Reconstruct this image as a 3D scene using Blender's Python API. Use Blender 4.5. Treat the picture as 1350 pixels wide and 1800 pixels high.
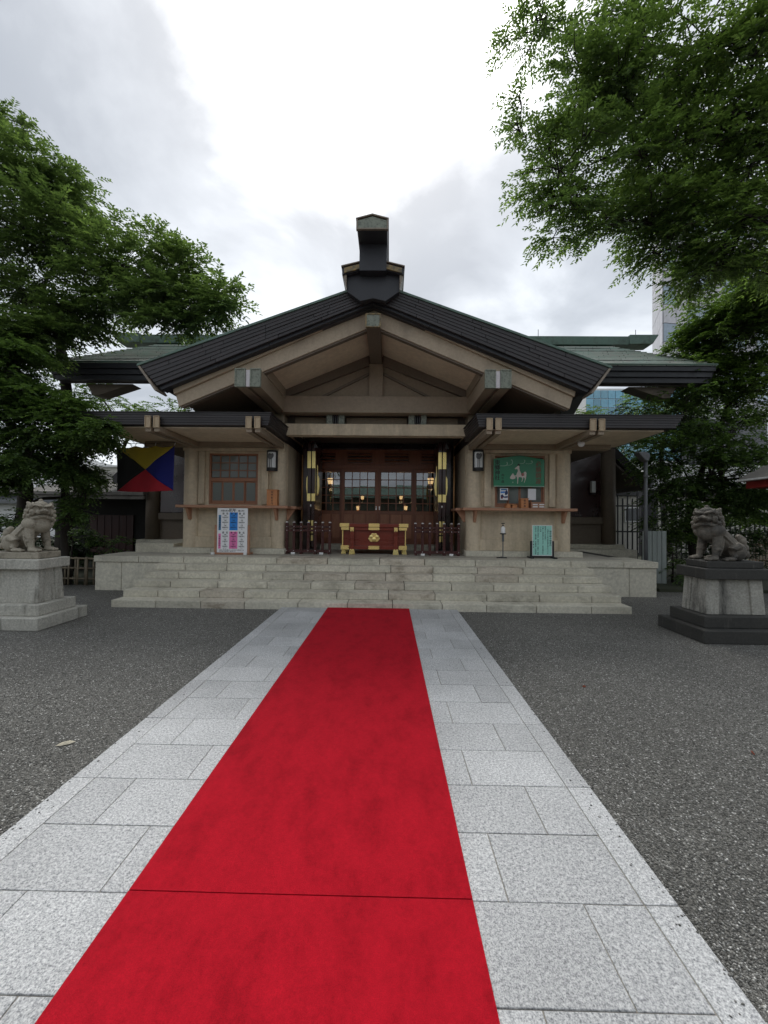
import bpy, bmesh, math, random
import numpy as np
from mathutils import Vector, Matrix, Quaternion

random.seed(7)
rng = np.random.default_rng(11)
scene = bpy.context.scene
for o in list(bpy.data.objects):
    bpy.data.objects.remove(o)
C = scene.collection
R = math.radians

# ------------------------------------------------------------------ camera
CAM = Vector((0.33, 0.0, 1.54))
YAW, PITCH, ROLL = 0.0142, 0.0186, 0.0105
F = 700.0 / 1350.0
cam_d = bpy.data.cameras.new('camera')
cam_d.sensor_fit = 'HORIZONTAL'
cam_d.sensor_width = 36.0
cam_d.lens = 36.0 * F
cam_d.clip_start = 0.05
cam_d.clip_end = 3000
cam = bpy.data.objects.new('camera', cam_d)
C.objects.link(cam)
CM = Matrix.Rotation(YAW, 3, 'Z') @ Matrix.Rotation(math.pi / 2 + PITCH, 3, 'X') @ Matrix.Rotation(ROLL, 3, 'Z')
cam.matrix_world = Matrix.Translation(CAM) @ CM.to_4x4()
scene.camera = cam

# ------------------------------------------------------------------ sky and sun
SUN_EL, SUN_AZ = R(56), -0.10
SUN_DIR = Vector((math.sin(SUN_AZ) * math.cos(SUN_EL), math.cos(SUN_AZ) * math.cos(SUN_EL), math.sin(SUN_EL)))
world = bpy.data.worlds.new('World')
scene.world = world
world.use_nodes = True
wt = world.node_tree
wt.nodes.clear()


def wn(t, **k):
    n = wt.nodes.new(t)
    for a, b in k.items():
        setattr(n, a, b)
    return n


def wl(a, b):
    wt.links.new(a, b)


def wmath(op, a, b=None, clamp=False):
    n = wn('ShaderNodeMath', operation=op, use_clamp=clamp)
    for i, v in enumerate((a, b)):
        if v is None:
            continue
        if isinstance(v, (int, float)):
            n.inputs[i].default_value = v
        else:
            wl(v, n.inputs[i])
    return n.outputs[0]


sky = wn('ShaderNodeTexSky', sky_type='NISHITA')
sky.sun_disc = False
sky.sun_elevation = SUN_EL
sky.sun_rotation = SUN_AZ
sky.air_density = 1.0
sky.dust_density = 2.5
tc = wn('ShaderNodeTexCoord')
sep = wn('ShaderNodeSeparateXYZ')
wl(tc.outputs['Generated'], sep.inputs[0])
den = wmath('ADD', wmath('MAXIMUM', sep.outputs[2], 0.0), 0.32)
comb = wn('ShaderNodeCombineXYZ')
wl(wmath('DIVIDE', sep.outputs[0], den), comb.inputs[0])
wl(wmath('DIVIDE', sep.outputs[1], den), comb.inputs[1])
comb.inputs[2].default_value = 9.3
n1 = wn('ShaderNodeTexNoise')
n1.inputs['Scale'].default_value = 2.1
n1.inputs['Detail'].default_value = 7.0
n1.inputs['Roughness'].default_value = 0.52
n1.inputs['Distortion'].default_value = 0.35
wl(comb.outputs[0], n1.inputs['Vector'])
cr = wn('ShaderNodeValToRGB')
cr.color_ramp.elements[0].position = 0.36
cr.color_ramp.elements[0].color = (0.212, 0.228, 0.250, 1)
cr.color_ramp.elements[1].position = 0.64
cr.color_ramp.elements[1].color = (0.405, 0.425, 0.447, 1)
e = cr.color_ramp.elements.new(0.5)
e.color = (0.278, 0.296, 0.319, 1)
wl(n1.outputs['Fac'], cr.inputs[0])
# thin cloud in front of the sun: light spreads round its direction
dotn = wn('ShaderNodeVectorMath', operation='DOT_PRODUCT')
wl(tc.outputs['Generated'], dotn.inputs[0])
dotn.inputs[1].default_value = SUN_DIR
dpos = wmath('MAXIMUM', dotn.outputs['Value'], 0.0)
wob = wmath('MULTIPLY', wmath('SUBTRACT', n1.outputs['Fac'], 0.5), 0.16)
dd = wmath('ADD', dpos, wob)
gr_ = wn('ShaderNodeValToRGB')
ge = gr_.color_ramp.elements
for _ in range(3):
    ge.new(0.5)
for e_, (p_, v_) in zip(ge, ((0.83, 0.0), (0.925, 0.014), (0.955, 0.075), (0.977, 0.28), (1.0, 1.0))):
    e_.position = p_
    e_.color = (v_, v_, v_, 1)
wl(dd, gr_.inputs[0])
glow = wmath('MULTIPLY', gr_.outputs[0], 4.2)
gcol = wn('ShaderNodeMix', data_type='RGBA', blend_type='ADD')
gcol.inputs[0].default_value = 1.0
wl(cr.outputs[0], gcol.inputs[6])
gsc = wn('ShaderNodeVectorMath', operation='SCALE')
gsc.inputs[0].default_value = (1.0, 0.99, 0.97)
wl(glow, gsc.inputs['Scale'])
wl(gsc.outputs[0], gcol.inputs[7])
up = wn('ShaderNodeVectorMath', operation='SCALE')
wl(gcol.outputs[2], up.inputs[0])
up.inputs['Scale'].default_value = 10.0
mixs = wn('ShaderNodeMix', data_type='RGBA')
mixs.inputs[0].default_value = 0.94
wl(sky.outputs[0], mixs.inputs[6])
wl(up.outputs[0], mixs.inputs[7])
bg = wn('ShaderNodeBackground')
bg.inputs['Strength'].default_value = 0.1
wl(mixs.outputs[2], bg.inputs['Color'])
wo = wn('ShaderNodeOutputWorld')
wl(bg.outputs[0], wo.inputs['Surface'])

sun_d = bpy.data.lights.new('sun', 'SUN')
sun_d.energy = 0.6
sun_d.angle = R(22)
sun_d.color = (1.0, 0.97, 0.93)
sun = bpy.data.objects.new('sun', sun_d)
C.objects.link(sun)
sun.rotation_euler = (-SUN_DIR).to_track_quat('-Z', 'Y').to_euler()
sun.location = (0, 20, 40)

scene.view_settings.view_transform = 'Standard'
scene.view_settings.look = 'None'
scene.view_settings.exposure = 1.28
scene.view_settings.gamma = 1.0
scene.view_settings.use_curve_mapping = False
try:
    scene.cycles.max_bounces = 8
    scene.cycles.transparent_max_bounces = 12
    scene.cycles.caustics_reflective = False
    scene.cycles.caustics_refractive = False
    scene.cycles.sample_clamp_indirect = 4.0
except Exception:
    pass


def spot(px, py, D):
    """world point on the plane y = D that the photograph shows at (px, py)"""
    d = CM @ Vector(((px - 675) / 700.0, -(py - 900) / 700.0, -1.0))
    return CAM + d * (D / d.y)


# ------------------------------------------------------------------ materials
class NT:
    def __init__(s, name):
        s.m = bpy.data.materials.new(name)
        s.m.use_nodes = True
        s.t = s.m.node_tree
        s.b = s.t.nodes['Principled BSDF']
        s.out = s.t.nodes['Material Output']

    def n(s, t, **k):
        nd = s.t.nodes.new(t)
        for a, b in k.items():
            setattr(nd, a, b)
        return nd

    def l(s, a, b):
        s.t.links.new(a, b)

    def pos(s, scale=(1, 1, 1)):
        g = s.n('ShaderNodeNewGeometry')
        if tuple(scale) == (1, 1, 1):
            return g.outputs['Position']
        m = s.n('ShaderNodeVectorMath', operation='MULTIPLY')
        s.l(g.outputs['Position'], m.inputs[0])
        m.inputs[1].default_value = scale
        return m.outputs[0]

    def noise(s, vec, scale, detail=4, rough=0.55):
        nd = s.n('ShaderNodeTexNoise')
        nd.inputs['Scale'].default_value = scale
        nd.inputs['Detail'].default_value = detail
        nd.inputs['Roughness'].default_value = rough
        s.l(vec, nd.inputs['Vector'])
        return nd.outputs['Fac']

    def ramp(s, fac, stops, interp='LINEAR'):
        r = s.n('ShaderNodeValToRGB')
        r.color_ramp.interpolation = interp
        el = r.color_ramp.elements
        while len(el) < len(stops):
            el.new(0.5)
        for e_, (p, c) in zip(el, stops):
            e_.position = p
            e_.color = (c[0], c[1], c[2], 1) if not isinstance(c, (int, float)) else (c, c, c, 1)
        s.l(fac, r.inputs[0])
        return r.outputs[0]

    def mix(s, fac, a, b, blend='MIX'):
        m = s.n('ShaderNodeMix', data_type='RGBA', blend_type=blend)
        for sock, v in ((m.inputs[0], fac), (m.inputs[6], a), (m.inputs[7], b)):
            if isinstance(v, (int, float)):
                sock.default_value = v
            elif isinstance(v, (tuple, list)):
                sock.default_value = (v[0], v[1], v[2], 1)
            else:
                s.l(v, sock)
        return m.outputs[2]

    def math(s, op, a, b=None, clamp=False):
        m = s.n('ShaderNodeMath', operation=op, use_clamp=clamp)
        for i, v in enumerate((a, b)):
            if v is None:
                continue
            if isinstance(v, (int, float)):
                m.inputs[i].default_value = v
            else:
                s.l(v, m.inputs[i])
        return m.outputs[0]

    def bump(s, h, strength, dist=0.01):
        b = s.n('ShaderNodeBump')
        b.inputs['Strength'].default_value = strength
        b.inputs['Distance'].default_value = dist
        s.l(h, b.inputs['Height'])
        s.l(b.outputs[0], s.b.inputs['Normal'])

    def objrand(s):
        return s.n('ShaderNodeObjectInfo').outputs['Random']

    def color(s, c):
        if isinstance(c, (tuple, list)):
            s.b.inputs['Base Color'].default_value = (c[0], c[1], c[2], 1)
        else:
            s.l(c, s.b.inputs['Base Color'])


def mk(name, a, b, scale=2.0, rough=0.65, bump=0.15, bscale=60, metal=0.0, stain=None, stain_amt=0.0,
       sscale=(5, 5, 0.6), spos=(0.5, 0.72), rnd=0.0, coat=0.0, stretch=(1, 1, 1), spec=0.5, fine=0.12, rvar=0.12):
    t = NT(name)
    p = t.pos(stretch)
    p0 = t.pos()
    n = t.noise(p, scale, 5, 0.6)
    col = t.mix(t.ramp(n, ((0.3, 0.0), (0.7, 1.0))), a, b)
    nf = t.noise(p, scale * 14, 3, 0.6)
    fv = t.ramp(nf, ((0.25, 1.0 - fine), (0.75, 1.0 + fine)))
    col = t.mix(1.0, col, fv, 'MULTIPLY')
    if stain is not None:
        ns = t.noise(t.pos(sscale), 1.0, 6, 0.65)
        f = t.math('MULTIPLY', t.ramp(ns, ((spos[0], 0.0), (spos[1], 1.0))), stain_amt)
        col = t.mix(f, col, stain)
    if rnd:
        v = t.math('ADD', t.math('MULTIPLY', t.objrand(), 2 * rnd), 1 - rnd)
        h = t.n('ShaderNodeHueSaturation')
        t.l(v, h.inputs['Value'])
        t.l(col, h.inputs['Color'])
        col = h.outputs[0]
    t.color(col)
    t.b.inputs['Metallic'].default_value = metal
    t.b.inputs['Specular IOR Level'].default_value = spec
    rr = t.ramp(n, ((0.2, max(0.02, rough - rvar)), (0.8, min(1, rough + rvar))))
    t.l(rr, t.b.inputs['Roughness'])
    if coat:
        t.b.inputs['Coat Weight'].default_value = coat
        t.b.inputs['Coat Roughness'].default_value = 0.08
    if bump:
        t.bump(t.noise(p0, bscale, 4, 0.65), bump, 0.01)
    return t.m


MAT = {}
# walls of the hall: brown-grey paint on concrete
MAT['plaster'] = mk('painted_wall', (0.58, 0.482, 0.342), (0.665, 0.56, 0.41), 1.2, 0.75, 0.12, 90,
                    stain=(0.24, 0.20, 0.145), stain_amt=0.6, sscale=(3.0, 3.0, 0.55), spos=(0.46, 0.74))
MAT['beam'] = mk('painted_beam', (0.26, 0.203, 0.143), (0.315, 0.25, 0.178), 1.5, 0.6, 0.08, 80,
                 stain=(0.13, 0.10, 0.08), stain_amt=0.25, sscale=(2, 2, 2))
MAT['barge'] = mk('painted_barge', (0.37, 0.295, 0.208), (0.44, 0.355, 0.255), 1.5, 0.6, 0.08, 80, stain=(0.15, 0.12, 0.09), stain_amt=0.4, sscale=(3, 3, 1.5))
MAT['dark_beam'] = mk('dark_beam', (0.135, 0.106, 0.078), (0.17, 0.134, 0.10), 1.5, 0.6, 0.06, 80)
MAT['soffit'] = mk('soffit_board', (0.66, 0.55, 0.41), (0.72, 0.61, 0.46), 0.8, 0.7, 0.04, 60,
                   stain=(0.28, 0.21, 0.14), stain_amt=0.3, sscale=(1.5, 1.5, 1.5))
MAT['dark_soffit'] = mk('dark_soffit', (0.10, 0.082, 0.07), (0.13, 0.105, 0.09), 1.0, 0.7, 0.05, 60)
MAT['fascia'] = mk('dark_copper', (0.027, 0.024, 0.026), (0.042, 0.037, 0.038), 3.0, 0.52, 0.1, 30, metal=0.0,
                   stain=(0.085, 0.08, 0.078), stain_amt=0.5, sscale=(9, 9, 9), spos=(0.6, 0.8), rnd=0.22)
MAT['ridge_black'] = mk('ridge_black', (0.020, 0.021, 0.026), (0.030, 0.031, 0.037), 3.0, 0.5, 0.05, 30)  # also carries painted shade on the main eave face and gable apex
MAT['patina'] = mk('green_copper', (0.085, 0.145, 0.115), (0.15, 0.225, 0.185), 3.0, 0.6, 0.15, 25, metal=0.0,
                   stain=(0.05, 0.055, 0.045), stain_amt=0.75, sscale=(3, 3, 3), spos=(0.48, 0.66))
MAT['patina_panel'] = mk('green_copper_plate', (0.17, 0.19, 0.15), (0.24, 0.26, 0.205), 9.0, 0.55, 0.2, 60,
                         stain=(0.07, 0.075, 0.06), stain_amt=0.7, sscale=(26, 26, 26), spos=(0.5, 0.62))
MAT['tan_plate'] = mk('tan_copper_plate', (0.40, 0.30, 0.19), (0.48, 0.37, 0.24), 9.0, 0.5, 0.1, 60)
MAT['cap_rim'] = mk('cap_rim', (0.17, 0.14, 0.11), (0.30, 0.25, 0.19), 9.0, 0.5, 0.1, 60)
MAT['pale_strip'] = mk('pale_strip', (0.62, 0.58, 0.60), (0.70, 0.66, 0.67), 3.0, 0.4, 0.02, 60)
MAT['gilt_rim'] = mk('worn_gilt', (0.20, 0.14, 0.06), (0.42, 0.29, 0.10), 7.0, 0.45, 0.15, 60,
                     stain=(0.05, 0.05, 0.045), stain_amt=0.8, sscale=(12, 12, 12), spos=(0.42, 0.6))
MAT['wood'] = mk('brown_wood', (0.29, 0.13, 0.07), (0.37, 0.17, 0.095), 3.0, 0.5, 0.12, 40,
                 stretch=(1, 1, 6), fine=0.2, rnd=0.12)
MAT['shelf_wood'] = mk('shelf_wood', (0.36, 0.18, 0.105), (0.44, 0.235, 0.145), 3.0, 0.5, 0.1, 40,
                       stretch=(1, 6, 6), fine=0.22)
MAT['door_wood'] = mk('door_wood', (0.20, 0.068, 0.033), (0.27, 0.098, 0.049), 2.5, 0.42, 0.08, 40,
                      stretch=(5, 5, 0.7), fine=0.22, rnd=0.15)
MAT['box_wood'] = mk('box_wood', (0.46, 0.18, 0.065), (0.56, 0.235, 0.09), 4.0, 0.45, 0.08, 40, stretch=(5, 5, 0.8), fine=0.2)
MAT['lacquer'] = mk('red_lacquer', (0.15, 0.020, 0.010), (0.22, 0.032, 0.015), 2.0, 0.30, 0.02, 20, coat=0.25,
                    stretch=(0.6, 4, 4), fine=0.15)
MAT['dark_lacquer'] = mk('dark_lacquer', (0.022, 0.005, 0.005), (0.034, 0.007, 0.007), 2.0, 0.3, 0.0, 20, coat=0.35)
MAT['fence_lacquer'] = mk('fence_lacquer', (0.045, 0.008, 0.008), (0.065, 0.011, 0.010), 2.0, 0.3, 0.0, 20, coat=0.4)
MAT['black_lacquer'] = mk('black_lacquer', (0.010, 0.008, 0.009), (0.014, 0.011, 0.012), 2.0, 0.28, 0.0, 20, coat=0.4)
MAT['gold'] = mk('gold', (1.0, 0.76, 0.28), (1.0, 0.82, 0.36), 2.0, 0.33, 0.0, 50, metal=0.8, fine=0.04)
MAT['gold_engraved'] = mk('engraved_gold', (0.90, 0.62, 0.20), (1.0, 0.80, 0.34), 60.0, 0.33, 0.4, 90, metal=0.8, fine=0.10)
MAT['silver'] = mk('silver_cap', (0.80, 0.79, 0.77), (0.88, 0.87, 0.85), 6.0, 0.30, 0.0, 50, metal=0.6)
MAT['iron'] = mk('black_iron', (0.016, 0.016, 0.017), (0.026, 0.025, 0.025), 6.0, 0.5, 0.1, 60)
MAT['grey_metal'] = mk('grey_metal', (0.09, 0.095, 0.10), (0.13, 0.135, 0.14), 6.0, 0.45, 0.05, 60)
MAT['white_paint'] = mk('white_paint', (0.80, 0.80, 0.79), (0.85, 0.85, 0.84), 3.0, 0.5, 0.02, 60)
MAT['paper'] = mk('paper', (0.86, 0.86, 0.88), (0.89, 0.89, 0.90), 3.0, 0.6, 0.0, 60, fine=0.03)
MAT['mint'] = mk('mint_card', (0.33, 0.68, 0.58), (0.36, 0.72, 0.62), 3.0, 0.5, 0.0, 60, fine=0.03)
MAT['blue_print'] = mk('blue_print', (0.03, 0.25, 0.72), (0.035, 0.27, 0.76), 3.0, 0.6, 0.0, fine=0.03)
MAT['dull_blue_print'] = mk('dull_blue_print', (0.06, 0.19, 0.36), (0.07, 0.21, 0.39), 3.0, 0.6, 0.0, fine=0.03)
MAT['pink_print'] = mk('pink_print', (0.80, 0.20, 0.46), (0.84, 0.22, 0.49), 3.0, 0.6, 0.0, fine=0.03)
MAT['navy_print'] = mk('navy_print', (0.02, 0.04, 0.12), (0.03, 0.05, 0.15), 3.0, 0.6, 0.0, fine=0.03)
MAT['ink'] = mk('ink', (0.012, 0.012, 0.014), (0.016, 0.016, 0.018), 3.0, 0.6, 0.0, fine=0.03)
MAT['rust_ink'] = mk('rust_ink', (0.17, 0.055, 0.03), (0.20, 0.065, 0.035), 3.0, 0.5, 0.0, fine=0.03)
MAT['ema_green'] = mk('ema_green', (0.014, 0.19, 0.09), (0.02, 0.22, 0.105), 1.5, 0.40, 0.02, 8, fine=0.03, coat=0.1)
MAT['cream_print'] = mk('cream_print', (0.62, 0.57, 0.52), (0.66, 0.61, 0.56), 3.0, 0.5, 0.0, fine=0.03)
MAT['pale_green_print'] = mk('pale_green_print', (0.25, 0.42, 0.32), (0.30, 0.47, 0.36), 3.0, 0.5, 0.0, fine=0.03)
MAT['saddle_red'] = mk('saddle_red', (0.24, 0.02, 0.015), (0.30, 0.03, 0.02), 3.0, 0.5, 0.0)
MAT['stone'] = mk('step_stone', (0.50, 0.468, 0.378), (0.63, 0.595, 0.49), 1.6, 0.8, 0.35, 45,
                  stain=(0.15, 0.135, 0.10), stain_amt=0.6, sscale=(2.2, 2.2, 5.0), spos=(0.54, 0.76), rnd=0.10, fine=0.2)
MAT['stone_warm'] = mk('step_stone_warm', (0.47, 0.42, 0.335), (0.57, 0.52, 0.43), 1.6, 0.8, 0.35, 45,
                       stain=(0.15, 0.115, 0.075), stain_amt=0.8, sscale=(2.6, 2.6, 5.0), spos=(0.5, 0.72), rnd=0.12, fine=0.2)
MAT['joint'] = mk('joint', (0.05, 0.045, 0.038), (0.075, 0.068, 0.058), 4.0, 0.9, 0.3, 60)
MAT['floor_stone'] = mk('floor_stone', (0.40, 0.375, 0.315), (0.48, 0.45, 0.385), 1.2, 0.6, 0.2, 45,
                        stain=(0.14, 0.125, 0.10), stain_amt=0.5, sscale=(1.2, 1.2, 1.2), rnd=0.08, fine=0.15)
MAT['ped_pale'] = mk('pedestal_granite', (0.40, 0.385, 0.335), (0.50, 0.485, 0.43), 3.0, 0.8, 0.3, 60,
                     stain=(0.10, 0.095, 0.075), stain_amt=0.8, sscale=(8, 8, 1.0), spos=(0.54, 0.74), fine=0.3)
MAT['ped_dark'] = mk('pedestal_blackened', (0.030, 0.030, 0.027), (0.048, 0.046, 0.041), 3.0, 0.75, 0.3, 60,
                     stain=(0.20, 0.19, 0.165), stain_amt=0.6, sscale=(9, 9, 1.2), spos=(0.6, 0.78), fine=0.25)
MAT['ped_mottled'] = mk('pedestal_mottled', (0.31, 0.30, 0.265), (0.42, 0.405, 0.355), 3.0, 0.8, 0.35, 60,
                        stain=(0.035, 0.034, 0.03), stain_amt=0.9, sscale=(6, 6, 1.2), spos=(0.48, 0.68), fine=0.3)
MAT['lion_pale'] = mk('statue_stone', (0.28, 0.25, 0.195), (0.38, 0.342, 0.27), 5.0, 0.75, 0.3, 90,
                      stain=(0.07, 0.06, 0.042), stain_amt=0.8, sscale=(7, 7, 7), spos=(0.52, 0.72), fine=0.2)
MAT['lion_dark'] = mk('statue_stone_weathered', (0.125, 0.11, 0.088), (0.19, 0.168, 0.135), 4.0, 0.75, 0.3, 90,
                      stain=(0.045, 0.042, 0.036), stain_amt=0.9, sscale=(5, 5, 5), spos=(0.44, 0.62), fine=0.2)
MAT['bark'] = mk('bark', (0.045, 0.035, 0.027), (0.08, 0.063, 0.05), 6.0, 0.9, 0.8, 25, stretch=(1, 1, 0.3))
MAT['bark_dark'] = mk('bark_dark', (0.020, 0.016, 0.012), (0.034, 0.027, 0.021), 6.0, 0.9, 0.8, 25, stretch=(1, 1, 0.3))
MAT['bamboo'] = mk('old_bamboo', (0.17, 0.135, 0.09), (0.27, 0.225, 0.155), 6.0, 0.6, 0.2, 40, rnd=0.2)
MAT['shade_wall'] = mk('shade_wall', (0.014, 0.013, 0.012), (0.02, 0.018, 0.016), 2.0, 0.8, 0.1, 40)  # wall colour darkened to stand for shade under the trees
MAT['red_brown'] = mk('red_brown_door', (0.04, 0.012, 0.009), (0.055, 0.017, 0.012), 3.0, 0.6, 0.1, 40, stretch=(6, 6, 0.5))  # door red darkened for the same canopy shade
MAT['roof_grey'] = mk('grey_roof', (0.16, 0.15, 0.135), (0.24, 0.22, 0.20), 3.0, 0.8, 0.3, 30, stain=(0.07, 0.065, 0.05),
                      stain_amt=0.6, sscale=(4, 4, 4), rnd=0.1)
MAT['red_paint'] = mk('red_paint', (0.18, 0.014, 0.012), (0.22, 0.02, 0.016), 3.0, 0.5, 0.05, 40)
MAT['pale_wall'] = mk('pale_wall', (0.62, 0.62, 0.60), (0.70, 0.70, 0.68), 1.0, 0.7, 0.05, 40)
MAT['beige_wall'] = mk('beige_wall', (0.46, 0.44, 0.39), (0.54, 0.52, 0.46), 1.0, 0.7, 0.05, 40)
MAT['tower_panel'] = mk('tower_panel', (0.52, 0.51, 0.53), (0.58, 0.57, 0.59), 0.1, 0.45, 0.0, rnd=0.06)
MAT['sky_glass'] = mk('sky_glass', (0.30, 0.38, 0.46), (0.40, 0.47, 0.54), 0.15, 0.15, 0.0, rnd=0.15, spec=0.8)
MAT['panel_wood'] = mk('panel_wood', (0.27, 0.105, 0.052), (0.34, 0.145, 0.075), 2.5, 0.42, 0.08, 40, stretch=(5, 5, 0.7), fine=0.22, rnd=0.12)
MAT['grey_board'] = mk('weathered_board', (0.22, 0.25, 0.235), (0.30, 0.33, 0.31), 2.5, 0.75, 0.2, 40, stretch=(5, 5, 0.7), rnd=0.12)
MAT['moss'] = mk('mossy_soil', (0.03, 0.035, 0.02), (0.05, 0.055, 0.03), 5.0, 0.95, 0.6, 30)
for nm, c in (('flag_yellow', (0.46, 0.36, 0.035)), ('flag_black', (0.012, 0.012, 0.012)),
              ('flag_blue', (0.012, 0.018, 0.20)), ('flag_red', (0.42, 0.016, 0.03))):
    MAT[nm] = mk(nm, tuple(0.9 * x for x in c), c, 3.0, 0.8, 0.05, 200, fine=0.06)


def granite():
    t = NT('path_granite')
    p = t.pos()
    n = t.noise(p, 190, 2, 0.6)
    n2 = t.noise(p, 75, 3, 0.6)
    s = t.math('ADD', t.math('MULTIPLY', n, 0.55), t.math('MULTIPLY', n2, 0.45))
    c = t.ramp(s, ((0.37, (0.19, 0.195, 0.202)), (0.45, (0.36, 0.364, 0.368)), (0.52, (0.50, 0.503, 0.50)), (0.63, (0.70, 0.70, 0.69))))
    big = t.ramp(t.noise(p, 1.3, 4, 0.6), ((0.3, 0.80), (0.7, 1.08)))
    c = t.mix(1.0, c, big, 'MULTIPLY')
    v = t.math('ADD', t.math('MULTIPLY', t.objrand(), 0.22), 0.88)
    h = t.n('ShaderNodeHueSaturation')
    t.l(v, h.inputs['Value'])
    t.l(c, h.inputs['Color'])
    t.color(h.outputs[0])
    t.b.inputs['Roughness'].default_value = 0.62
    t.bump(n, 0.25, 0.004)
    return t.m


def gravel():
    t = NT('fine_gravel')
    p = t.pos()
    vo = t.n('ShaderNodeTexVoronoi')
    vo.inputs['Scale'].default_value = 105
    vo.inputs['Randomness'].default_value = 1.0
    t.l(p, vo.inputs['Vector'])
    sp = t.n('ShaderNodeSeparateColor')
    t.l(vo.outputs['Color'], sp.inputs[0])
    c = t.ramp(sp.outputs[0], ((0.0, (0.105, 0.101, 0.089)), (0.40, (0.178, 0.172, 0.154)), (0.80, (0.245, 0.238, 0.214)),
                               (0.91, (0.27, 0.265, 0.24)), (0.96, (0.47, 0.46, 0.43)), (1.0, (0.74, 0.73, 0.69))))
    edge = t.ramp(vo.outputs['Distance'], ((0.25, 1.0), (0.75, 0.45)))
    c = t.mix(1.0, c, edge, 'MULTIPLY')
    big = t.ramp(t.noise(p, 0.55, 5, 0.6), ((0.3, 0.80), (0.7, 1.18)))
    c = t.mix(1.0, c, big, 'MULTIPLY')
    t.color(c)
    t.b.inputs['Roughness'].default_value = 0.72
    t.b.inputs['Specular IOR Level'].default_value = 0.35
    t.bump(t.math('SUBTRACT', 1.0, vo.outputs['Distance']), 0.9, 0.008)
    return t.m


def carpet_mat():
    t = NT('red_carpet')
    p = t.pos()
    n = t.noise(t.pos((1, 0.55, 1)), 7.0, 8, 0.72)
    c = t.mix(t.ramp(n, ((0.36, 0.0), (0.50, 0.62), (0.68, 1.0))), (0.32, 0.0027, 0.0108), (0.455, 0.0054, 0.0172))
    c = t.mix(1.0, c, t.ramp(t.noise(p, 48, 4, 0.65), ((0.3, 0.88), (0.7, 1.10))), 'MULTIPLY')
    f = t.ramp(t.noise(p, 260, 3, 0.7), ((0.25, 0.66), (0.75, 1.24)))
    c = t.mix(1.0, c, f, 'MULTIPLY')
    t.color(c)
    t.b.inputs['Roughness'].default_value = 0.95
    t.b.inputs['Specular IOR Level'].default_value = 0.15
    t.b.inputs['Sheen Weight'].default_value = 0.10
    t.b.inputs['Sheen Tint'].default_value = (0.9, 0.12, 0.16, 1)
    t.b.inputs['Sheen Roughness'].default_value = 0.5
    t.bump(t.noise(p, 330, 3, 0.7), 0.5, 0.004)
    return t.m


def glass(name, tint, refl, rough=0.0):
    t = NT(name)
    tr = t.n('ShaderNodeBsdfTransparent')
    tr.inputs[0].default_value = (tint[0], tint[1], tint[2], 1)
    gl = t.n('ShaderNodeBsdfGlossy')
    gl.inputs['Roughness'].default_value = rough
    gl.inputs['Color'].default_value = (0.95, 0.95, 0.97, 1)
    mx = t.n('ShaderNodeMixShader')
    mx.inputs[0].default_value = refl
    t.l(tr.outputs[0], mx.inputs[1])
    t.l(gl.outputs[0], mx.inputs[2])
    t.l(mx.outputs[0], t.out.inputs['Surface'])
    return t.m


def emit(name, c, s):
    t = NT(name)
    t.b.inputs['Base Color'].default_value = (c[0], c[1], c[2], 1)
    t.b.inputs['Emission Color'].default_value = (c[0], c[1], c[2], 1)
    t.b.inputs['Emission Strength'].default_value = s
    return t.m


def leaf_mat(name, dark, mid, light, trans=0.35):
    t = NT(name)
    g = t.n('ShaderNodeNewGeometry')
    r = g.outputs['Random Per Island']
    big = t.noise(g.outputs['Position'], 0.9, 3, 0.6)
    s = t.math('ADD', t.math('MULTIPLY', r, 0.65), t.math('MULTIPLY', big, 0.45))
    c = t.ramp(s, ((0.12, dark), (0.55, mid), (0.95, light)))
    d = t.n('ShaderNodeBsdfDiffuse')
    t.l(c, d.inputs[0])
    tl = t.n('ShaderNodeBsdfTranslucent')
    c2 = t.mix(1.0, c, (1.25, 1.35, 0.7), 'MULTIPLY')
    t.l(c2, tl.inputs[0])
    m1 = t.n('ShaderNodeMixShader')
    m1.inputs[0].default_value = trans
    t.l(d.outputs[0], m1.inputs[1])
    t.l(tl.outputs[0], m1.inputs[2])
    gl = t.n('ShaderNodeBsdfGlossy')
    gl.inputs['Roughness'].default_value = 0.38
    gl.inputs['Color'].default_value = (0.9, 0.95, 0.9, 1)
    m2 = t.n('ShaderNodeMixShader')
    m2.inputs[0].default_value = 0.05
    t.l(m1.outputs[0], m2.inputs[1])
    t.l(gl.outputs[0], m2.inputs[2])
    t.l(m2.outputs[0], t.out.inputs['Surface'])
    return t.m


def shingle():
    t = NT('copper_shingles')
    p = t.pos()
    br = t.n('ShaderNodeTexBrick')
    br.inputs['Scale'].default_value = 1.0
    br.inputs['Brick Width'].default_value = 0.6
    br.inputs['Row Height'].default_value = 0.22
    br.inputs['Mortar Size'].default_value = 0.012
    br.inputs['Color1'].default_value = (0.27, 0.285, 0.25, 1)
    br.inputs['Color2'].default_value = (0.40, 0.415, 0.37, 1)
    br.inputs['Mortar'].default_value = (0.04, 0.045, 0.04, 1)
    t.l(p, br.inputs['Vector'])
    n = t.noise(p, 2.4, 6, 0.65)
    c = t.mix(t.ramp(n, ((0.42, 0.0), (0.66, 0.85))), br.outputs[0], (0.27, 0.38, 0.32))
    t.color(c)
    t.b.inputs['Roughness'].default_value = 0.55
    t.bump(br.outputs['Fac'], -0.3, 0.01)
    return t.m


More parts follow.
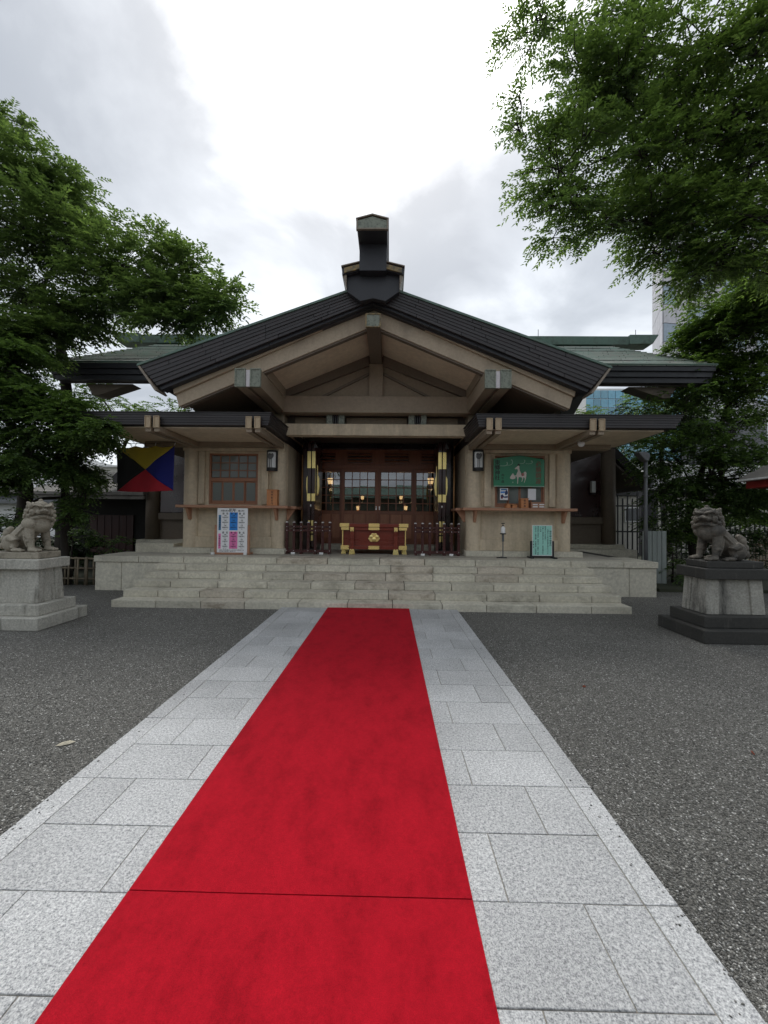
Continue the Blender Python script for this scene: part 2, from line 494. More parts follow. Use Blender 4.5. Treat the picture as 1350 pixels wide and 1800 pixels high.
MAT['granite'] = granite()
MAT['gravel'] = gravel()
MAT['carpet'] = carpet_mat()
MAT['glass'] = glass('door_glass', (0.42, 0.45, 0.45), 0.19)
MAT['dull_glass'] = glass('window_glass', (0.5, 0.54, 0.53), 0.04, 0.0)
_t = MAT['dull_glass'].node_tree
_df = _t.nodes.new('ShaderNodeBsdfDiffuse')
_df.inputs[0].default_value = (0.34, 0.37, 0.35, 1)
_mx = _t.nodes.new('ShaderNodeMixShader')
_mx.inputs[0].default_value = 0.55
_o = _t.nodes['Material Output']
_t.links.new(_o.inputs['Surface'].links[0].from_socket, _mx.inputs[1])
_t.links.new(_df.outputs[0], _mx.inputs[2])
_t.links.new(_mx.outputs[0], _o.inputs['Surface'])
MAT['tower_glass'] = mk('tower_glass', (0.10, 0.30, 0.42), (0.20, 0.42, 0.52), 0.15, 0.12, 0.0, rnd=0.25, spec=0.8)
MAT['lamp_glow'] = emit('warm_lamp', (1.0, 0.58, 0.26), 2.2)
MAT['lamp_white'] = mk('lamp_diffuser', (0.66, 0.68, 0.68), (0.72, 0.74, 0.74), 3.0, 0.35, 0.0)
MAT['leaf_cherry'] = leaf_mat('cherry_leaves', (0.056, 0.090, 0.038), (0.098, 0.150, 0.056), (0.175, 0.24, 0.092), 0.55)
MAT['leaf_maple'] = leaf_mat('maple_leaves', (0.048, 0.084, 0.030), (0.088, 0.145, 0.049), (0.16, 0.235, 0.08), 0.52)
MAT['leaf_zelkova'] = leaf_mat('zelkova_leaves', (0.066, 0.108, 0.038), (0.118, 0.182, 0.058), (0.20, 0.28, 0.09), 0.6)
MAT['leaf_bright'] = leaf_mat('bright_leaves', (0.045, 0.080, 0.022), (0.088, 0.145, 0.038), (0.155, 0.225, 0.062), 0.5)
MAT['path_joint'] = mk('path_joint', (0.21, 0.19, 0.16), (0.29, 0.265, 0.225), 4.0, 0.9, 0.3, 60)
MAT['leaf_shade'] = leaf_mat('shaded_leaves', (0.014, 0.028, 0.010), (0.028, 0.055, 0.016), (0.055, 0.095, 0.028), 0.25)  # leaf colour darkened to carry the deep shade behind the lions
MAT['leaf_dead'] = mk('dead_leaf', (0.44, 0.40, 0.30), (0.52, 0.47, 0.36), 20, 0.8, 0.1)
MAT['leaf_red'] = mk('red_leaf', (0.17, 0.04, 0.02), (0.22, 0.06, 0.03), 20, 0.8, 0.1)
MAT['shingle'] = shingle()


# ------------------------------------------------------------------ mesh helpers
class MB:
    def __init__(s):
        s.v = []
        s.f = []

    def add(s, vs, fs):
        n = len(s.v)
        s.v += [tuple(v) for v in vs]
        s.f += [tuple(i + n for i in f) for f in fs]
        return s

    def box(s, x0, x1, y0, y1, z0, z1):
        x0, x1 = min(x0, x1), max(x0, x1)
        y0, y1 = min(y0, y1), max(y0, y1)
        z0, z1 = min(z0, z1), max(z0, z1)
        return s.add([(x0, y0, z0), (x1, y0, z0), (x1, y1, z0), (x0, y1, z0), (x0, y0, z1), (x1, y0, z1), (x1, y1, z1), (x0, y1, z1)],
                     [(0, 3, 2, 1), (4, 5, 6, 7), (0, 1, 5, 4), (1, 2, 6, 5), (2, 3, 7, 6), (3, 0, 4, 7)])

    def frustum(s, a, z0, b, z1):
        """a, b = (x0,x1,y0,y1) at z0 and z1"""
        return s.add([(a[0], a[2], z0), (a[1], a[2], z0), (a[1], a[3], z0), (a[0], a[3], z0), (b[0], b[2], z1), (b[1], b[2], z1), (b[1], b[3], z1), (b[0], b[3], z1)],
                     [(0, 3, 2, 1), (4, 5, 6, 7), (0, 1, 5, 4), (1, 2, 6, 5), (2, 3, 7, 6), (3, 0, 4, 7)])

    def prism(s, poly, a0, a1, axis='y'):
        """poly in (x,z) extruded along y (axis y), (y,z) along x, (x,y) along z; a0<a1"""
        ar = sum(poly[i][0] * poly[(i + 1) % len(poly)][1] - poly[(i + 1) % len(poly)][0] * poly[i][1] for i in range(len(poly)))
        p = list(poly) if ar > 0 else list(poly)[::-1]
        n = len(p)
        if axis == 'y':
            vs = [(x, a0, z) for x, z in p] + [(x, a1, z) for x, z in p]
            fs = [tuple(range(n)), tuple(range(2 * n - 1, n - 1, -1))] + [(i, i + n, (i + 1) % n + n, (i + 1) % n) for i in range(n)]
        elif axis == 'x':
            vs = [(a0, y, z) for y, z in p] + [(a1, y, z) for y, z in p]
            fs = [tuple(range(n - 1, -1, -1)), tuple(range(n, 2 * n))] + [(i, (i + 1) % n, (i + 1) % n + n, i + n) for i in range(n)]
        else:
            vs = [(x, y, a0) for x, y in p] + [(x, y, a1) for x, y in p]
            fs = [tuple(range(n - 1, -1, -1)), tuple(range(n, 2 * n))] + [(i, (i + 1) % n, (i + 1) % n + n, i + n) for i in range(n)]
        return s.add(vs, fs)

    def tube(s, pts, radii, n=8, cap=True):
        pts = [Vector(p) for p in pts]
        if isinstance(radii, (int, float)):
            radii = [radii] * len(pts)
        up = Vector((0, 0, 1))
        rings = []
        for i, p in enumerate(pts):
            d = (pts[min(i + 1, len(pts) - 1)] - pts[max(i - 1, 0)])
            if d.length < 1e-9:
                d = Vector((0, 0, 1))
            d.normalize()
            a = d.cross(up)
            if a.length < 1e-3:
                a = d.cross(Vector((0, 1, 0)))
            a.normalize()
            b = d.cross(a).normalized()
            rings.append([p + (a * math.cos(2 * math.pi * k / n) + b * math.sin(2 * math.pi * k / n)) * radii[i] for k in range(n)])
        base = len(s.v)
        for r in rings:
            s.v += [tuple(v) for v in r]
        for i in range(len(rings) - 1):
            for k in range(n):
                a0 = base + i * n + k
                a1 = base + i * n + (k + 1) % n
                s.f.append((a0, a0 + n, a1 + n, a1))
        if cap:
            s.f.append(tuple(base + k for k in range(n)))
            s.f.append(tuple(base + (len(rings) - 1) * n + k for k in range(n - 1, -1, -1)))
        return s

    def lathe(s, c, prof, n=16):
        """prof list of (r, z) from bottom to top about vertical axis at c"""
        base = len(s.v)
        for r, z in prof:
            for k in range(n):
                a = 2 * math.pi * k / n
                s.v.append((c[0] + r * math.cos(a), c[1] + r * math.sin(a), c[2] + z))
        for i in range(len(prof) - 1):
            for k in range(n):
                a0 = base + i * n + k
                a1 = base + i * n + (k + 1) % n
                s.f.append((a0, a1, a1 + n, a0 + n))
        s.f.append(tuple(base + k for k in range(n - 1, -1, -1)))
        s.f.append(tuple(base + (len(prof) - 1) * n + k for k in range(n)))
        return s

    def ball(s, c, r, nu=12, nv=8, rot=None):
        if isinstance(r, (int, float)):
            r = (r, r, r)
        c = Vector(c)
        base = len(s.v)
        M_ = rot if rot is not None else Matrix.Identity(3)
        for j in range(1, nv):
            th = math.pi * j / nv
            for k in range(nu):
                ph = 2 * math.pi * k / nu
                v = M_ @ Vector((r[0] * math.sin(th) * math.cos(ph), r[1] * math.sin(th) * math.sin(ph), -r[2] * math.cos(th)))
                s.v.append(tuple(c + v))
        s.v.append(tuple(c + M_ @ Vector((0, 0, -r[2]))))
        s.v.append(tuple(c + M_ @ Vector((0, 0, r[2]))))
        lo, hi = len(s.v) - 2, len(s.v) - 1
        for j in range(nv - 2):
            for k in range(nu):
                a0 = base + j * nu + k
                a1 = base + j * nu + (k + 1) % nu
                s.f.append((a0, a1, a1 + nu, a0 + nu))
        for k in range(nu):
            s.f.append((lo, base + (k + 1) % nu, base + k))
            t0 = base + (nv - 2) * nu
            s.f.append((hi, t0 + k, t0 + (k + 1) % nu))
        return s

    def mesh(s, name):
        me = bpy.data.meshes.new(name)
        me.from_pydata(s.v, [], s.f)
        me.update()
        return me


def link(name, me, material=None, parent=None, bevel=0.0, smooth=False):
    o = bpy.data.objects.new(name, me)
    C.objects.link(o)
    if material is not None and not me.materials:
        me.materials.append(MAT[material])
    if parent is not None:
        o.parent = parent
        if parent.parent is None and parent.location.length > 0:
            o.matrix_parent_inverse = Matrix.Translation(-parent.location)
    if bevel:
        b = o.modifiers.new('edge', 'BEVEL')
        b.width = bevel
        b.segments = 2
        b.limit_method = 'ANGLE'
    if smooth:
        for p in me.polygons:
            p.use_smooth = True
    return o


def obj(name, mb, material, parent=None, bevel=0.0, smooth=False):
    return link(name, mb.mesh(name), material, parent, bevel, smooth)


def tag(o, label=None, cat=None, group=None, kind=None):
    if label:
        o['label'] = label
    if cat:
        o['category'] = cat
    if group:
        o['group'] = group
    if kind:
        o['kind'] = kind
    return o


def thing(name, label, cat, loc=(0, 0, 0), group=None):
    o = bpy.data.objects.new(name, None)
    o.empty_display_size = 0.2
    C.objects.link(o)
    o.location = loc
    return tag(o, label, cat, group)


def smooth_angle(o, deg=40):
    for p in o.data.polygons:
        p.use_smooth = True
    m = o.modifiers.new('soft', 'EDGE_SPLIT')
    m.split_angle = R(deg)


# writing: flat print as meshes
TEXT_CACHE = {}


def glyphs(body, size, spacing=1.0, align='CENTER'):
    key = (body, round(size, 5), spacing, align)
    if key in TEXT_CACHE:
        return TEXT_CACHE[key]
    cu = bpy.data.curves.new('writing', 'FONT')
    cu.body = body
    cu.size = size
    cu.align_x = align
    cu.align_y = 'CENTER'
    cu.space_line = spacing
    cu.resolution_u = 2
    o = bpy.data.objects.new('writing', cu)
    C.objects.link(o)
    dg = bpy.context.evaluated_depsgraph_get()
    me = bpy.data.meshes.new_from_object(o.evaluated_get(dg))
    vs = [(v.co.x, v.co.y) for v in me.vertices]
    fs = [tuple(p.vertices) for p in me.polygons]
    bpy.data.objects.remove(o)
    bpy.data.curves.remove(cu)
    bpy.data.meshes.remove(me)
    TEXT_CACHE[key] = (vs, fs)
    return vs, fs


def write(mb, body, x, z, size, y, spacing=1.0, align='CENTER', bold=0.0, xs=1.0):
    """print in the plane y, facing -y, centred on (x, z)"""
    vs, fs = glyphs(body, size, spacing, align)
    for dx in ((0.0, bold) if bold else (0.0,)):
        mb.add([(x + (a * xs + dx), y - (0.0004 if dx else 0), z + b) for a, b in vs], [f for f in fs])


def vtext(s):
    return '\n'.join(s)

# ================================================================== THE SETTING
# gravel court: one sheet to the horizon, finer near the camera
g = MB()
xs = [-400, -40, -12, -6, 0, 6, 12, 40, 400]
ys = [-400, -40, -8, 0, 4, 8, 12, 40, 600]
for y in ys:
    for x in xs:
        g.v.append((x, y, 0.0))
nx = len(xs)
for j in range(len(ys) - 1):
    for i in range(nx - 1):
        a = j * nx + i
        g.f.append((a, a + 1, a + 1 + nx, a + nx))
tag(obj('gravel_ground', g, 'gravel'), kind='structure')

PZ = 0.04
# loose stones lying on the court near the camera: real geometry, too small to count
def scatter_stones(n, seed):
    r_ = np.random.default_rng(seed)
    V, Fc = [], []
    octv = np.array([(1, 0, 0), (0, 1, 0), (-1, 0, 0), (0, -1, 0), (0, 0, 1), (0, 0, -0.4)], float)
    octf = np.array([(0, 1, 4), (1, 2, 4), (2, 3, 4), (3, 0, 4), (1, 0, 5), (2, 1, 5), (3, 2, 5), (0, 3, 5)])
    D = 1.2 + 7.0 * r_.random(n) ** 1.9
    side = np.where(r_.random(n) < 0.5, -1.0, 1.0)
    u = r_.random(n)
    wide = 0.97 * D + 0.4
    x = side * (1.50 + u * np.maximum(wide - 1.5, 0.02))
    ok = (np.abs(x) < wide + 0.3) & ((D < 6.65) | (np.abs(x) > 4.45)) & ~((np.abs(x) > 4.2) & (D > 5.0) & (D < 6.3))
    x, D = x[ok], D[ok]
    # grit kicked on to the edge of the slabs
    ne = 700
    ex = np.where(r_.random(ne) < 0.5, -1.0, 1.0) * (1.50 - 0.12 * r_.random(ne) ** 4)
    eD = 0.9 + 5.6 * r_.random(ne) ** 1.6
    lift = np.concatenate([np.zeros(len(x)), np.where(np.abs(ex) < 1.482, PZ, 0.0)])
    x, D = np.concatenate([x, ex]), np.concatenate([D, eD])
    n = len(x)
    s = 0.0028 + 0.0035 * r_.random(n) ** 2
    j = 1 + 0.5 * (r_.random((n, 6, 3)) - 0.5)
    ang = r_.random(n) * 6.28
    ca, sa = np.cos(ang), np.sin(ang)
    v = octv[None] * j * s[:, None, None] * np.array([1.35, 1.0, 0.75])
    vx = v[..., 0] * ca[:, None] - v[..., 1] * sa[:, None] + x[:, None]
    vy = v[..., 0] * sa[:, None] + v[..., 1] * ca[:, None] + D[:, None]
    vz = v[..., 2] + 0.0015 + lift[:, None]
    V = np.stack([vx, vy, vz], -1).reshape(-1, 3)
    Fc = (octf[None] + (np.arange(n) * 6)[:, None, None]).reshape(-1, 3)
    return V, Fc


def fast_mesh(name, V, Fc):
    me = bpy.data.meshes.new(name)
    k = Fc.shape[1]
    me.vertices.add(len(V))
    me.vertices.foreach_set('co', V.astype(np.float32).ravel())
    me.loops.add(Fc.size)
    me.loops.foreach_set('vertex_index', Fc.astype(np.int32).ravel())
    me.polygons.add(len(Fc))
    me.polygons.foreach_set('loop_start', (np.arange(len(Fc)) * k).astype(np.int32))
    me.update(calc_edges=True)
    me.validate()
    return me


def stone_mat():
    t = NT('loose_gravel')
    g_ = t.n('ShaderNodeNewGeometry')
    c = t.ramp(g_.outputs['Random Per Island'], ((0.0, (0.075, 0.072, 0.064)), (0.5, (0.15, 0.145, 0.13)), (0.85, (0.22, 0.215, 0.197)),
                                                 (0.94, (0.40, 0.39, 0.36)), (1.0, (0.72, 0.71, 0.67))))
    t.color(c)
    t.b.inputs['Roughness'].default_value = 0.7
    return t.m


MAT['stones'] = stone_mat()
V, Fc = scatter_stones(60000, 5)
tag(link('loose_gravel', fast_mesh('loose_gravel', V, Fc), 'stones'),
    'loose grey and white gravel chips scattered over the court', 'gravel', kind='stuff')

# soil and moss beds behind, left and right of the platform
for sx, nm in ((-1, 'planting_bed'), (1, 'planting_bed')):
    b = MB().box(sx * 6.3, sx * 30, 8.9, 30, -0.05, 0.07)
    tag(obj(nm, b, 'moss'), kind='structure')

# approach path of granite slabs
PZ = 0.04
YE = 6.735
pth = MB().box(-1.475, 1.475, -1.4, YE - 0.006, -0.02, PZ - 0.005)
path = tag(obj('stone_path', pth, 'path_joint'), kind='structure')
ROW = 0.3445
J = 0.0045
slab_mesh = {}


def slab(name, x0, x1, y0, y1, top, depth, parent, material, gap=J, bevel=0.003, dz=0.0):
    key = (name, material, round(x1 - x0, 3), round(y1 - y0, 3), round(depth, 3), gap)
    if key not in slab_mesh:
        w, d = (x1 - x0) / 2 - gap / 2, (y1 - y0) / 2 - gap / 2
        slab_mesh[key] = MB().box(-w, w, -d, d, -depth, 0).mesh(name)
    o = link(name, slab_mesh[key], material, parent, bevel)
    o.location = ((x0 + x1) / 2, (y0 + y1) / 2, top + dz)
    return o


row0 = 1.603 - 8 * ROW
r = 0
y = row0
while y < YE - 0.05:
    y1 = min(y + ROW, YE - 0.008)
    if y1 - y < 0.08:
        break
    offs = [-1.345, -1.105, -0.525, 0.055, 0.525, 1.105, 1.345] if r % 2 else [-1.345, -0.815, -0.235, 0.235, 0.815, 1.345]
    for a, b_ in zip(offs[:-1], offs[1:]):
        slab('paving_slab', a, b_, y, y1, PZ, 0.04, path, 'granite', dz=random.uniform(-0.0012, 0.0012))
    if r % 2 == 0:
        y2 = min(y + 2 * ROW, YE - 0.008)
        for sx in (-1, 1):
            slab('border_slab', min(sx * 1.345, sx * 1.48), max(sx * 1.345, sx * 1.48), y, y2, PZ, 0.05, path, 'granite', dz=random.uniform(-0.001, 0.001))
    y = y1
    r += 1

# stone steps: five rows of blocks in front of the platform
RISE, TREAD, NSTEP = 0.12, 0.302, 5
stp = MB()
for k in range(NSTEP):
    stp.box(-4.37, 4.37, YE + 0.03 + k * TREAD, YE + NSTEP * TREAD + 0.1 - 0.004 * k, -0.05 + 0.001 * k, (k + 1) * RISE - 0.012)
steps = tag(obj('stone_steps', stp, 'joint'), kind='structure')
for k in range(NSTEP):
    x = -4.40
    y0 = YE + k * TREAD
    cuts = [x]
    x += random.uniform(0.62, 0.80)
    while x < 4.40 - 0.5:
        cuts.append(x)
        x += random.uniform(0.74, 0.92)
    cuts.append(4.40)
    for a, b_ in zip(cuts[:-1], cuts[1:]):
        mt = 'stone_warm' if (abs((a + b_) / 2) < 2.8 and random.random() < 0.5) else 'stone'
        slab('step_block', a, b_, y0, y0 + TREAD + 0.05, (k + 1) * RISE, RISE + (0.05 if k == 0 else -0.002), steps, mt,
             gap=0.011, bevel=0.007, dz=random.uniform(-0.0012, 0.0012))

# platform
PT = 0.72
PY = YE + NSTEP * TREAD
PX = 5.85
core = MB().box(-PX + 0.06, PX - 0.06, PY + 0.06, 11.9, -0.1, PT - 0.02)
plat = tag(obj('stone_platform', core, 'joint'), kind='structure')
cuts = [-PX]
x = -PX + 0.95
while x < PX - 0.6:
    cuts.append(x)
    x += random.uniform(0.90, 1.10)
cuts.append(PX)
for a, b_ in zip(cuts[:-1], cuts[1:]):
    mt = 'stone_warm' if abs((a + b_) / 2) < 2.2 and random.random() < 0.4 else 'stone'
    slab('coping_block', a, b_, PY, PY + 0.45, PT, 0.125, plat, mt, gap=0.012, bevel=0.008)
for sx in (-1, 1):
    yy = PY + 0.45
    while yy < 9.3:
        o = slab('coping_block', min(sx * PX, sx * (PX - 0.45)), max(sx * PX, sx * (PX - 0.45)), yy, min(yy + 1.0, 9.3), PT, 0.125, plat, 'stone', gap=0.006, bevel=0.008)
        yy += 1.0
    # panels of the wall beside the steps
    for a, b_ in ((4.40, 5.27), (5.27, 5.83)):
        slab('wall_panel', min(sx * a, sx * b_), max(sx * a, sx * b_), PY + 0.03, PY + 0.16, PT - 0.127, 0.67, plat, 'stone', gap=0.012, bevel=0.004)
    pm = MB().box(-0.06, 0.06, -0.5, 0.5, -0.67, 0)
    for q in range(3):
        o = obj('wall_panel', pm, 'stone', plat, 0.004)
        o.location = (sx * (PX - 0.08), PY + 0.66 + q * 1.005, PT - 0.127)
# floor slabs of the platform
yy = PY + 0.45
row = 0
while yy < 11.2:
    x = -PX + 0.45 + (0.45 if row % 2 else 0)
    xs_ = [-PX + 0.45] + ([x] if row % 2 else [])
    while xs_[-1] < PX - 0.46:
        xs_.append(min(xs_[-1] + 0.95, PX - 0.45))
    for a, b_ in zip(xs_[:-1], xs_[1:]):
        if b_ - a > 0.05:
            slab('floor_slab', a, b_, yy, yy + 0.72, PT - 0.001, 0.03, plat, 'floor_stone', gap=0.005, bevel=0.002)
    yy += 0.72
    row += 1
# raised stone base of the left wing and the lower stone of the right wing
slab('base_block', -5.66, -4.75, 9.32, 11.9, PT + 0.20, 0.22, plat, 'stone', gap=0.004, bevel=0.01)
slab('base_block', 5.05, 7.3, 11.3, 13.5, PT + 0.03, 0.8, plat, 'stone', gap=0.004, bevel=0.01)

# ------------------------------------------------------------------ carpet, two pieces with a seam
def carpet(name, y_near, y_far, label):
    m = MB()
    nxx, nyy = 24, max(6, int((y_far - y_near) / 0.12))
    hw = 0.685
    top = []
    for j in range(nyy + 1):
        t_ = j / nyy
        for i in range(nxx + 1):
            u = i / nxx
            xx = -0.012 - hw + 2 * hw * u
            yy_ = y_near + (y_far - y_near) * t_
            # the seam lies slightly askew
            if (j == 0 and name == 'far') or (j == nyy and name == 'near'):
                yy_ += 0.0025 * math.sin(u * 5 + 1)
            zz = PZ + 0.0125 + 0.0015 * math.sin(xx * 5 + yy_ * 2.1) * math.sin(yy_ * 3.3)
            if i in (0, nxx) or j in (0, nyy):
                zz -= 0.004
            top.append((xx, yy_, zz))
    W = nxx + 1
    m.v = list(top)
    for j in range(nyy):
        for i in range(nxx):
            a = j * W + i
            m.f.append((a, a + 1, a + 1 + W, a + W))
    rim = [i for i in range(W)] + [j * W + nxx for j in range(1, nyy + 1)] + [nyy * W + i for i in range(nxx - 1, -1, -1)] + [j * W for j in range(nyy - 1, 0, -1)]
    base = len(m.v)
    for i in rim:
        v = m.v[i]
        m.v.append((v[0], v[1], PZ + 0.0015))
    n = len(rim)
    for k in range(n):
        m.f.append((rim[k], base + k, base + (k + 1) % n, rim[(k + 1) % n]))
    o = obj('carpet_runner', m, 'carpet', smooth=False)
    tag(o, label, 'carpet', 'red carpet pieces on the path')
    return o


carpet('near', -1.0, 1.600, 'short nearer piece of red carpet in front of the seam')
carpet('far', 1.6055, YE - 0.012, 'long farther piece of red carpet running up to the stone steps')

# fallen leaves
def fallen_leaf(p, L, W, ang, mat, label):
    m = MB()
    pts = [(-L, 0, .004), (-L * .4, W, .012), (L * .4, W * .8, .016), (L, 0, .006), (L * .4, -W * .9, .004), (-L * .4, -W, .004), (0, 0, .018)]
    m.add(pts, [(0, 5, 6), (5, 4, 6), (4, 3, 6), (3, 2, 6), (2, 1, 6), (1, 0, 6)])
    o = obj('fallen_leaf', m, mat)
    o.location = p
    o.rotation_euler.z = ang
    tag(o, label, 'leaf')


lp = spot(115, 1311, 2.68)
fallen_leaf((lp.x, lp.y, 0.003), 0.055, 0.016, 0.5, 'leaf_dead', 'pale dry leaf lying on the gravel left of the path')
lp = spot(1323, 1318, 2.72)
fallen_leaf((lp.x, lp.y, 0.003), 0.022, 0.010, 1.2, 'leaf_red', 'small reddish leaf on the gravel at the right edge')
lp = spot(1027, 1207, 3.75)
fallen_leaf((lp.x, lp.y, 0.003), 0.022, 0.010, 0.3, 'leaf_red', 'small reddish leaf on the gravel just right of the path')

# ================================================================== SHRINE HALL
hall = thing('shrine_hall', 'low brown shrine hall with dark gabled porch roof and copper ridge above stone steps', 'shrine', (0, 9.2, PT))
HP = hall


def mir(sx, a, b):
    return (sx * a, sx * b) if sx > 0 else (sx * b, sx * a)


# ---- porch gable: fascia of stepped boards
GY = 7.0
NB = 7


def Tz(x):
    return 5.73 - 0.359 * x


def Bz(x):
    return 5.425 - 0.413 * x


gr = MB()
YB = 13.6
gr.prism([(0, 5.70), (4.08, 4.235), (3.80, 3.86), (0, 5.40)], GY + 0.20, YB)
gr.prism([(0, 5.70), (-4.08, 4.235), (-3.80, 3.86), (0, 5.40)], GY + 0.20, YB)
groof = obj('porch_roof', gr, 'fascia', HP)
for sx in (-1, 1):
    for i in range(NB):
        f0, f1 = i / NB, (i + 1) / NB
        xe0, xe1 = 4.15 - 0.32 * f0, 4.15 - 0.32 * f1
        y_off = GY + 0.010 * i + (0.05 if i == NB - 1 else 0)

        def P_(x, f):
            return (sx * x, Tz(x) * (1 - f) + Bz(x) * f)
        cuts_ = [0.0]
        while cuts_[-1] < xe0 - 1.3:
            cuts_.append(cuts_[-1] + random.uniform(0.75, 1.15))
        cuts_.append(None)
        for c0_, c1_ in zip(cuts_[:-1], cuts_[1:]):
            a0_ = c0_ + (0.003 if c0_ else 0.0)
            e0_, e1_ = (xe0, xe1) if c1_ is None else (c1_ - 0.003, c1_ - 0.003)
            pts = [P_(a0_, f0), P_(e0_, f0), P_(e1_, f1), P_(a0_, f1)]
            b = MB().prism(pts, y_off + random.uniform(-0.003, 0.003), GY + 0.30 + 0.002 * i)
            obj('fascia_sheet', b, 'fascia' if i < NB - 1 else 'ridge_black', groof, 0.004)
    # greenish top edge sheet
    pts = [(sx * 0.45, Tz(0.45) + 0.004), (sx * 4.20, Tz(4.20) + 0.004), (sx * 4.20, Tz(4.20) + 0.045), (sx * 0.45, Tz(0.45) + 0.045)]
    obj('edge_sheet', MB().prism(pts, GY - 0.025, YB), 'patina', groof, 0.004)
    # end strip that closes the eave end
    pts = [(sx * 4.152, 4.235), (sx * 4.19, 4.225), (sx * 3.875, 3.79), (sx * 3.84, 3.80)]
    obj('end_strip', MB().prism(pts, GY - 0.012, GY + 0.34), 'cap_rim', groof)

# barge boards under the fascia
for sx in (-1, 1):
    def ML(x):
        return 5.574 - 0.4536 * x
    def LL(x):
        return 5.117 - 0.423 * x
    def mid(x, f):
        return ML(x) * (1 - f) + LL(x) * f
    pts = [(0, mid(0, 0)), (sx * 3.69, mid(3.69, 0)), (sx * 3.67, mid(3.67, 0.30)), (0, mid(0, 0.30))]
    bm_ = obj('barge_moulding', MB().prism(pts, GY + 0.24, GY + 0.44), 'barge', HP, 0.008)
    pts = [(0, mid(0, 0.30)), (sx * 3.66, mid(3.66, 0.30)), (sx * 3.60, mid(3.60, 1)), (0, mid(0, 1))]
    obj('barge_board', MB().prism(pts, GY + 0.29, GY + 0.42), 'barge', HP, 0.006)
    pts = [(sx * 0.13, mid(0.13, 1) - 0.03), (sx * 3.56, mid(3.56, 1) - 0.03), (sx * 3.56, mid(3.56, 1) - 0.001), (sx * 0.13, mid(0.13, 1) - 0.001)]
    obj('barge_trim', MB().prism(pts, GY + 0.32, GY + 0.42), 'dark_beam', HP)

# soffit of the overhang between barge and gable wall
GW = 8.8


def Sz(x):
    return 5.22 - 0.418 * x


for sx in (-1, 1):
    for a, b_, nm in ((0.13, 1.99, 'soffit'), (2.44, 3.62, 'beam')):
        pts = [(sx * a, Sz(a)), (sx * b_, Sz(b_)), (sx * b_, Sz(b_) + 0.05), (sx * a, Sz(a) + 0.05)]
        obj('soffit_panel', MB().prism(pts, GY + 0.30, GW + (0.0 if a < 1 else 1.5)), nm, HP)

# purlins with capped ends
def purlin_pair(sx):
    x0, x1 = 2.00, 2.44
    p = MB().box(sx * x0, sx * (x0 + 0.185), GY + 0.03, 9.4, 3.885, 4.19)
    p.box(sx * (x1 - 0.185), sx * x1, GY + 0.03, 9.4, 3.885, 4.19)
    po = obj('purlin', p, 'beam', HP, 0.006)
    inner = MB().box(sx * (x0 + 0.187), sx * (x1 - 0.187), GY + 0.10, 9.4, 3.91, 4.18)
    obj('purlin_filler', inner, 'dark_beam', po)
    obj('purlin_upper', MB().box(*mir(sx, 1.985, 2.45), GY + 0.44, 9.3, 4.191, 4.46), 'beam', po)
    for a, b_ in ((x0 - 0.012, x0 + 0.180), (x1 - 0.180, x1 + 0.012)):
        xa, xb = mir(sx, a, b_)
        rim = MB()
        z0, z1, t = 3.872, 4.203, 0.022
        rim.box(xa, xb, GY - 0.01, GY + 0.05, z0, z0 + t).box(xa, xb, GY - 0.01, GY + 0.05, z1 - t, z1)
        rim.box(xa, xa + t, GY - 0.01, GY + 0.05, z0 + t, z1 - t).box(xb - t, xb, GY - 0.01, GY + 0.05, z0 + t, z1 - t)
        obj('cap_rim', rim, 'patina_panel', po, 0.003)
        obj('cap_plate', MB().box(xa + t, xb - t, GY + 0.004, GY + 0.045, z0 + t, z1 - t), 'patina_panel', po)
    xa, xb = mir(sx, 2.182, 2.258)
    obj('pale_strip', MB().box(xa, xb, GY + 0.02, GY + 0.06, 3.885, 4.18), 'pale_strip', po)


purlin_pair(-1)
purlin_pair(1)
p = MB().box(-0.125, 0.125, GY + 0.03, GW + 0.1, 4.965, 5.20)
rp = obj('purlin', p, 'dark_beam', HP, 0.006)
rim = MB()
z0, z1, t = 4.958, 5.205, 0.02
rim.box(-.135, .135, GY + .01, GY + .05, z0, z0 + t).box(-.135, .135, GY + .01, GY + .05, z1 - t, z1).box(-.135, -.115, GY + .01, GY + .05, z0 + t, z1 - t).box(.115, .135, GY + .01, GY + .05, z0 + t, z1 - t)
obj('cap_rim', rim, 'gilt_rim', rp, 0.003)
obj('cap_plate', MB().box(-.115, .115, GY + .022, GY + .045, z0 + t, z1 - t), 'patina_panel', rp)

# gable wall with king post, struts and tie beam
gw = obj('gable_wall', MB().prism([(-2.3, 4.0), (2.3, 4.0), (2.3, Sz(2.3) + 0.04), (0, Sz(0) + 0.04), (-2.3, Sz(2.3) + 0.04)], GW, GW + 0.1), 'beam', HP)
obj('king_post', MB().box(-0.15, 0.15, GW - 0.10, GW - 0.001, 4.232, 4.962), 'beam', gw, 0.006)
for sx in (-1, 1):
    pts = [(sx * 0.152, Sz(0.152) - 0.001), (sx * 2.05, Sz(2.05) - 0.001), (sx * 2.05, Sz(2.05) - 0.17), (sx * 0.152, Sz(0.152) - 0.22)]
    obj('gable_rafter', MB().prism(pts, GW - 0.09, GW - 0.001), 'dark_beam', gw, 0.004)
    pts = [(sx * 0.152, 4.80), (sx * 1.28, 4.232), (sx * 1.16, 4.232), (sx * 0.152, 4.74)]
    obj('strut', MB().prism(pts, GW - 0.045, GW - 0.001), 'dark_beam', gw, 0.003)
obj('tie_beam', MB().box(-2.06, 2.06, GW - 0.16, GW + 0.14, 3.865, 4.23), 'beam', HP, 0.01)
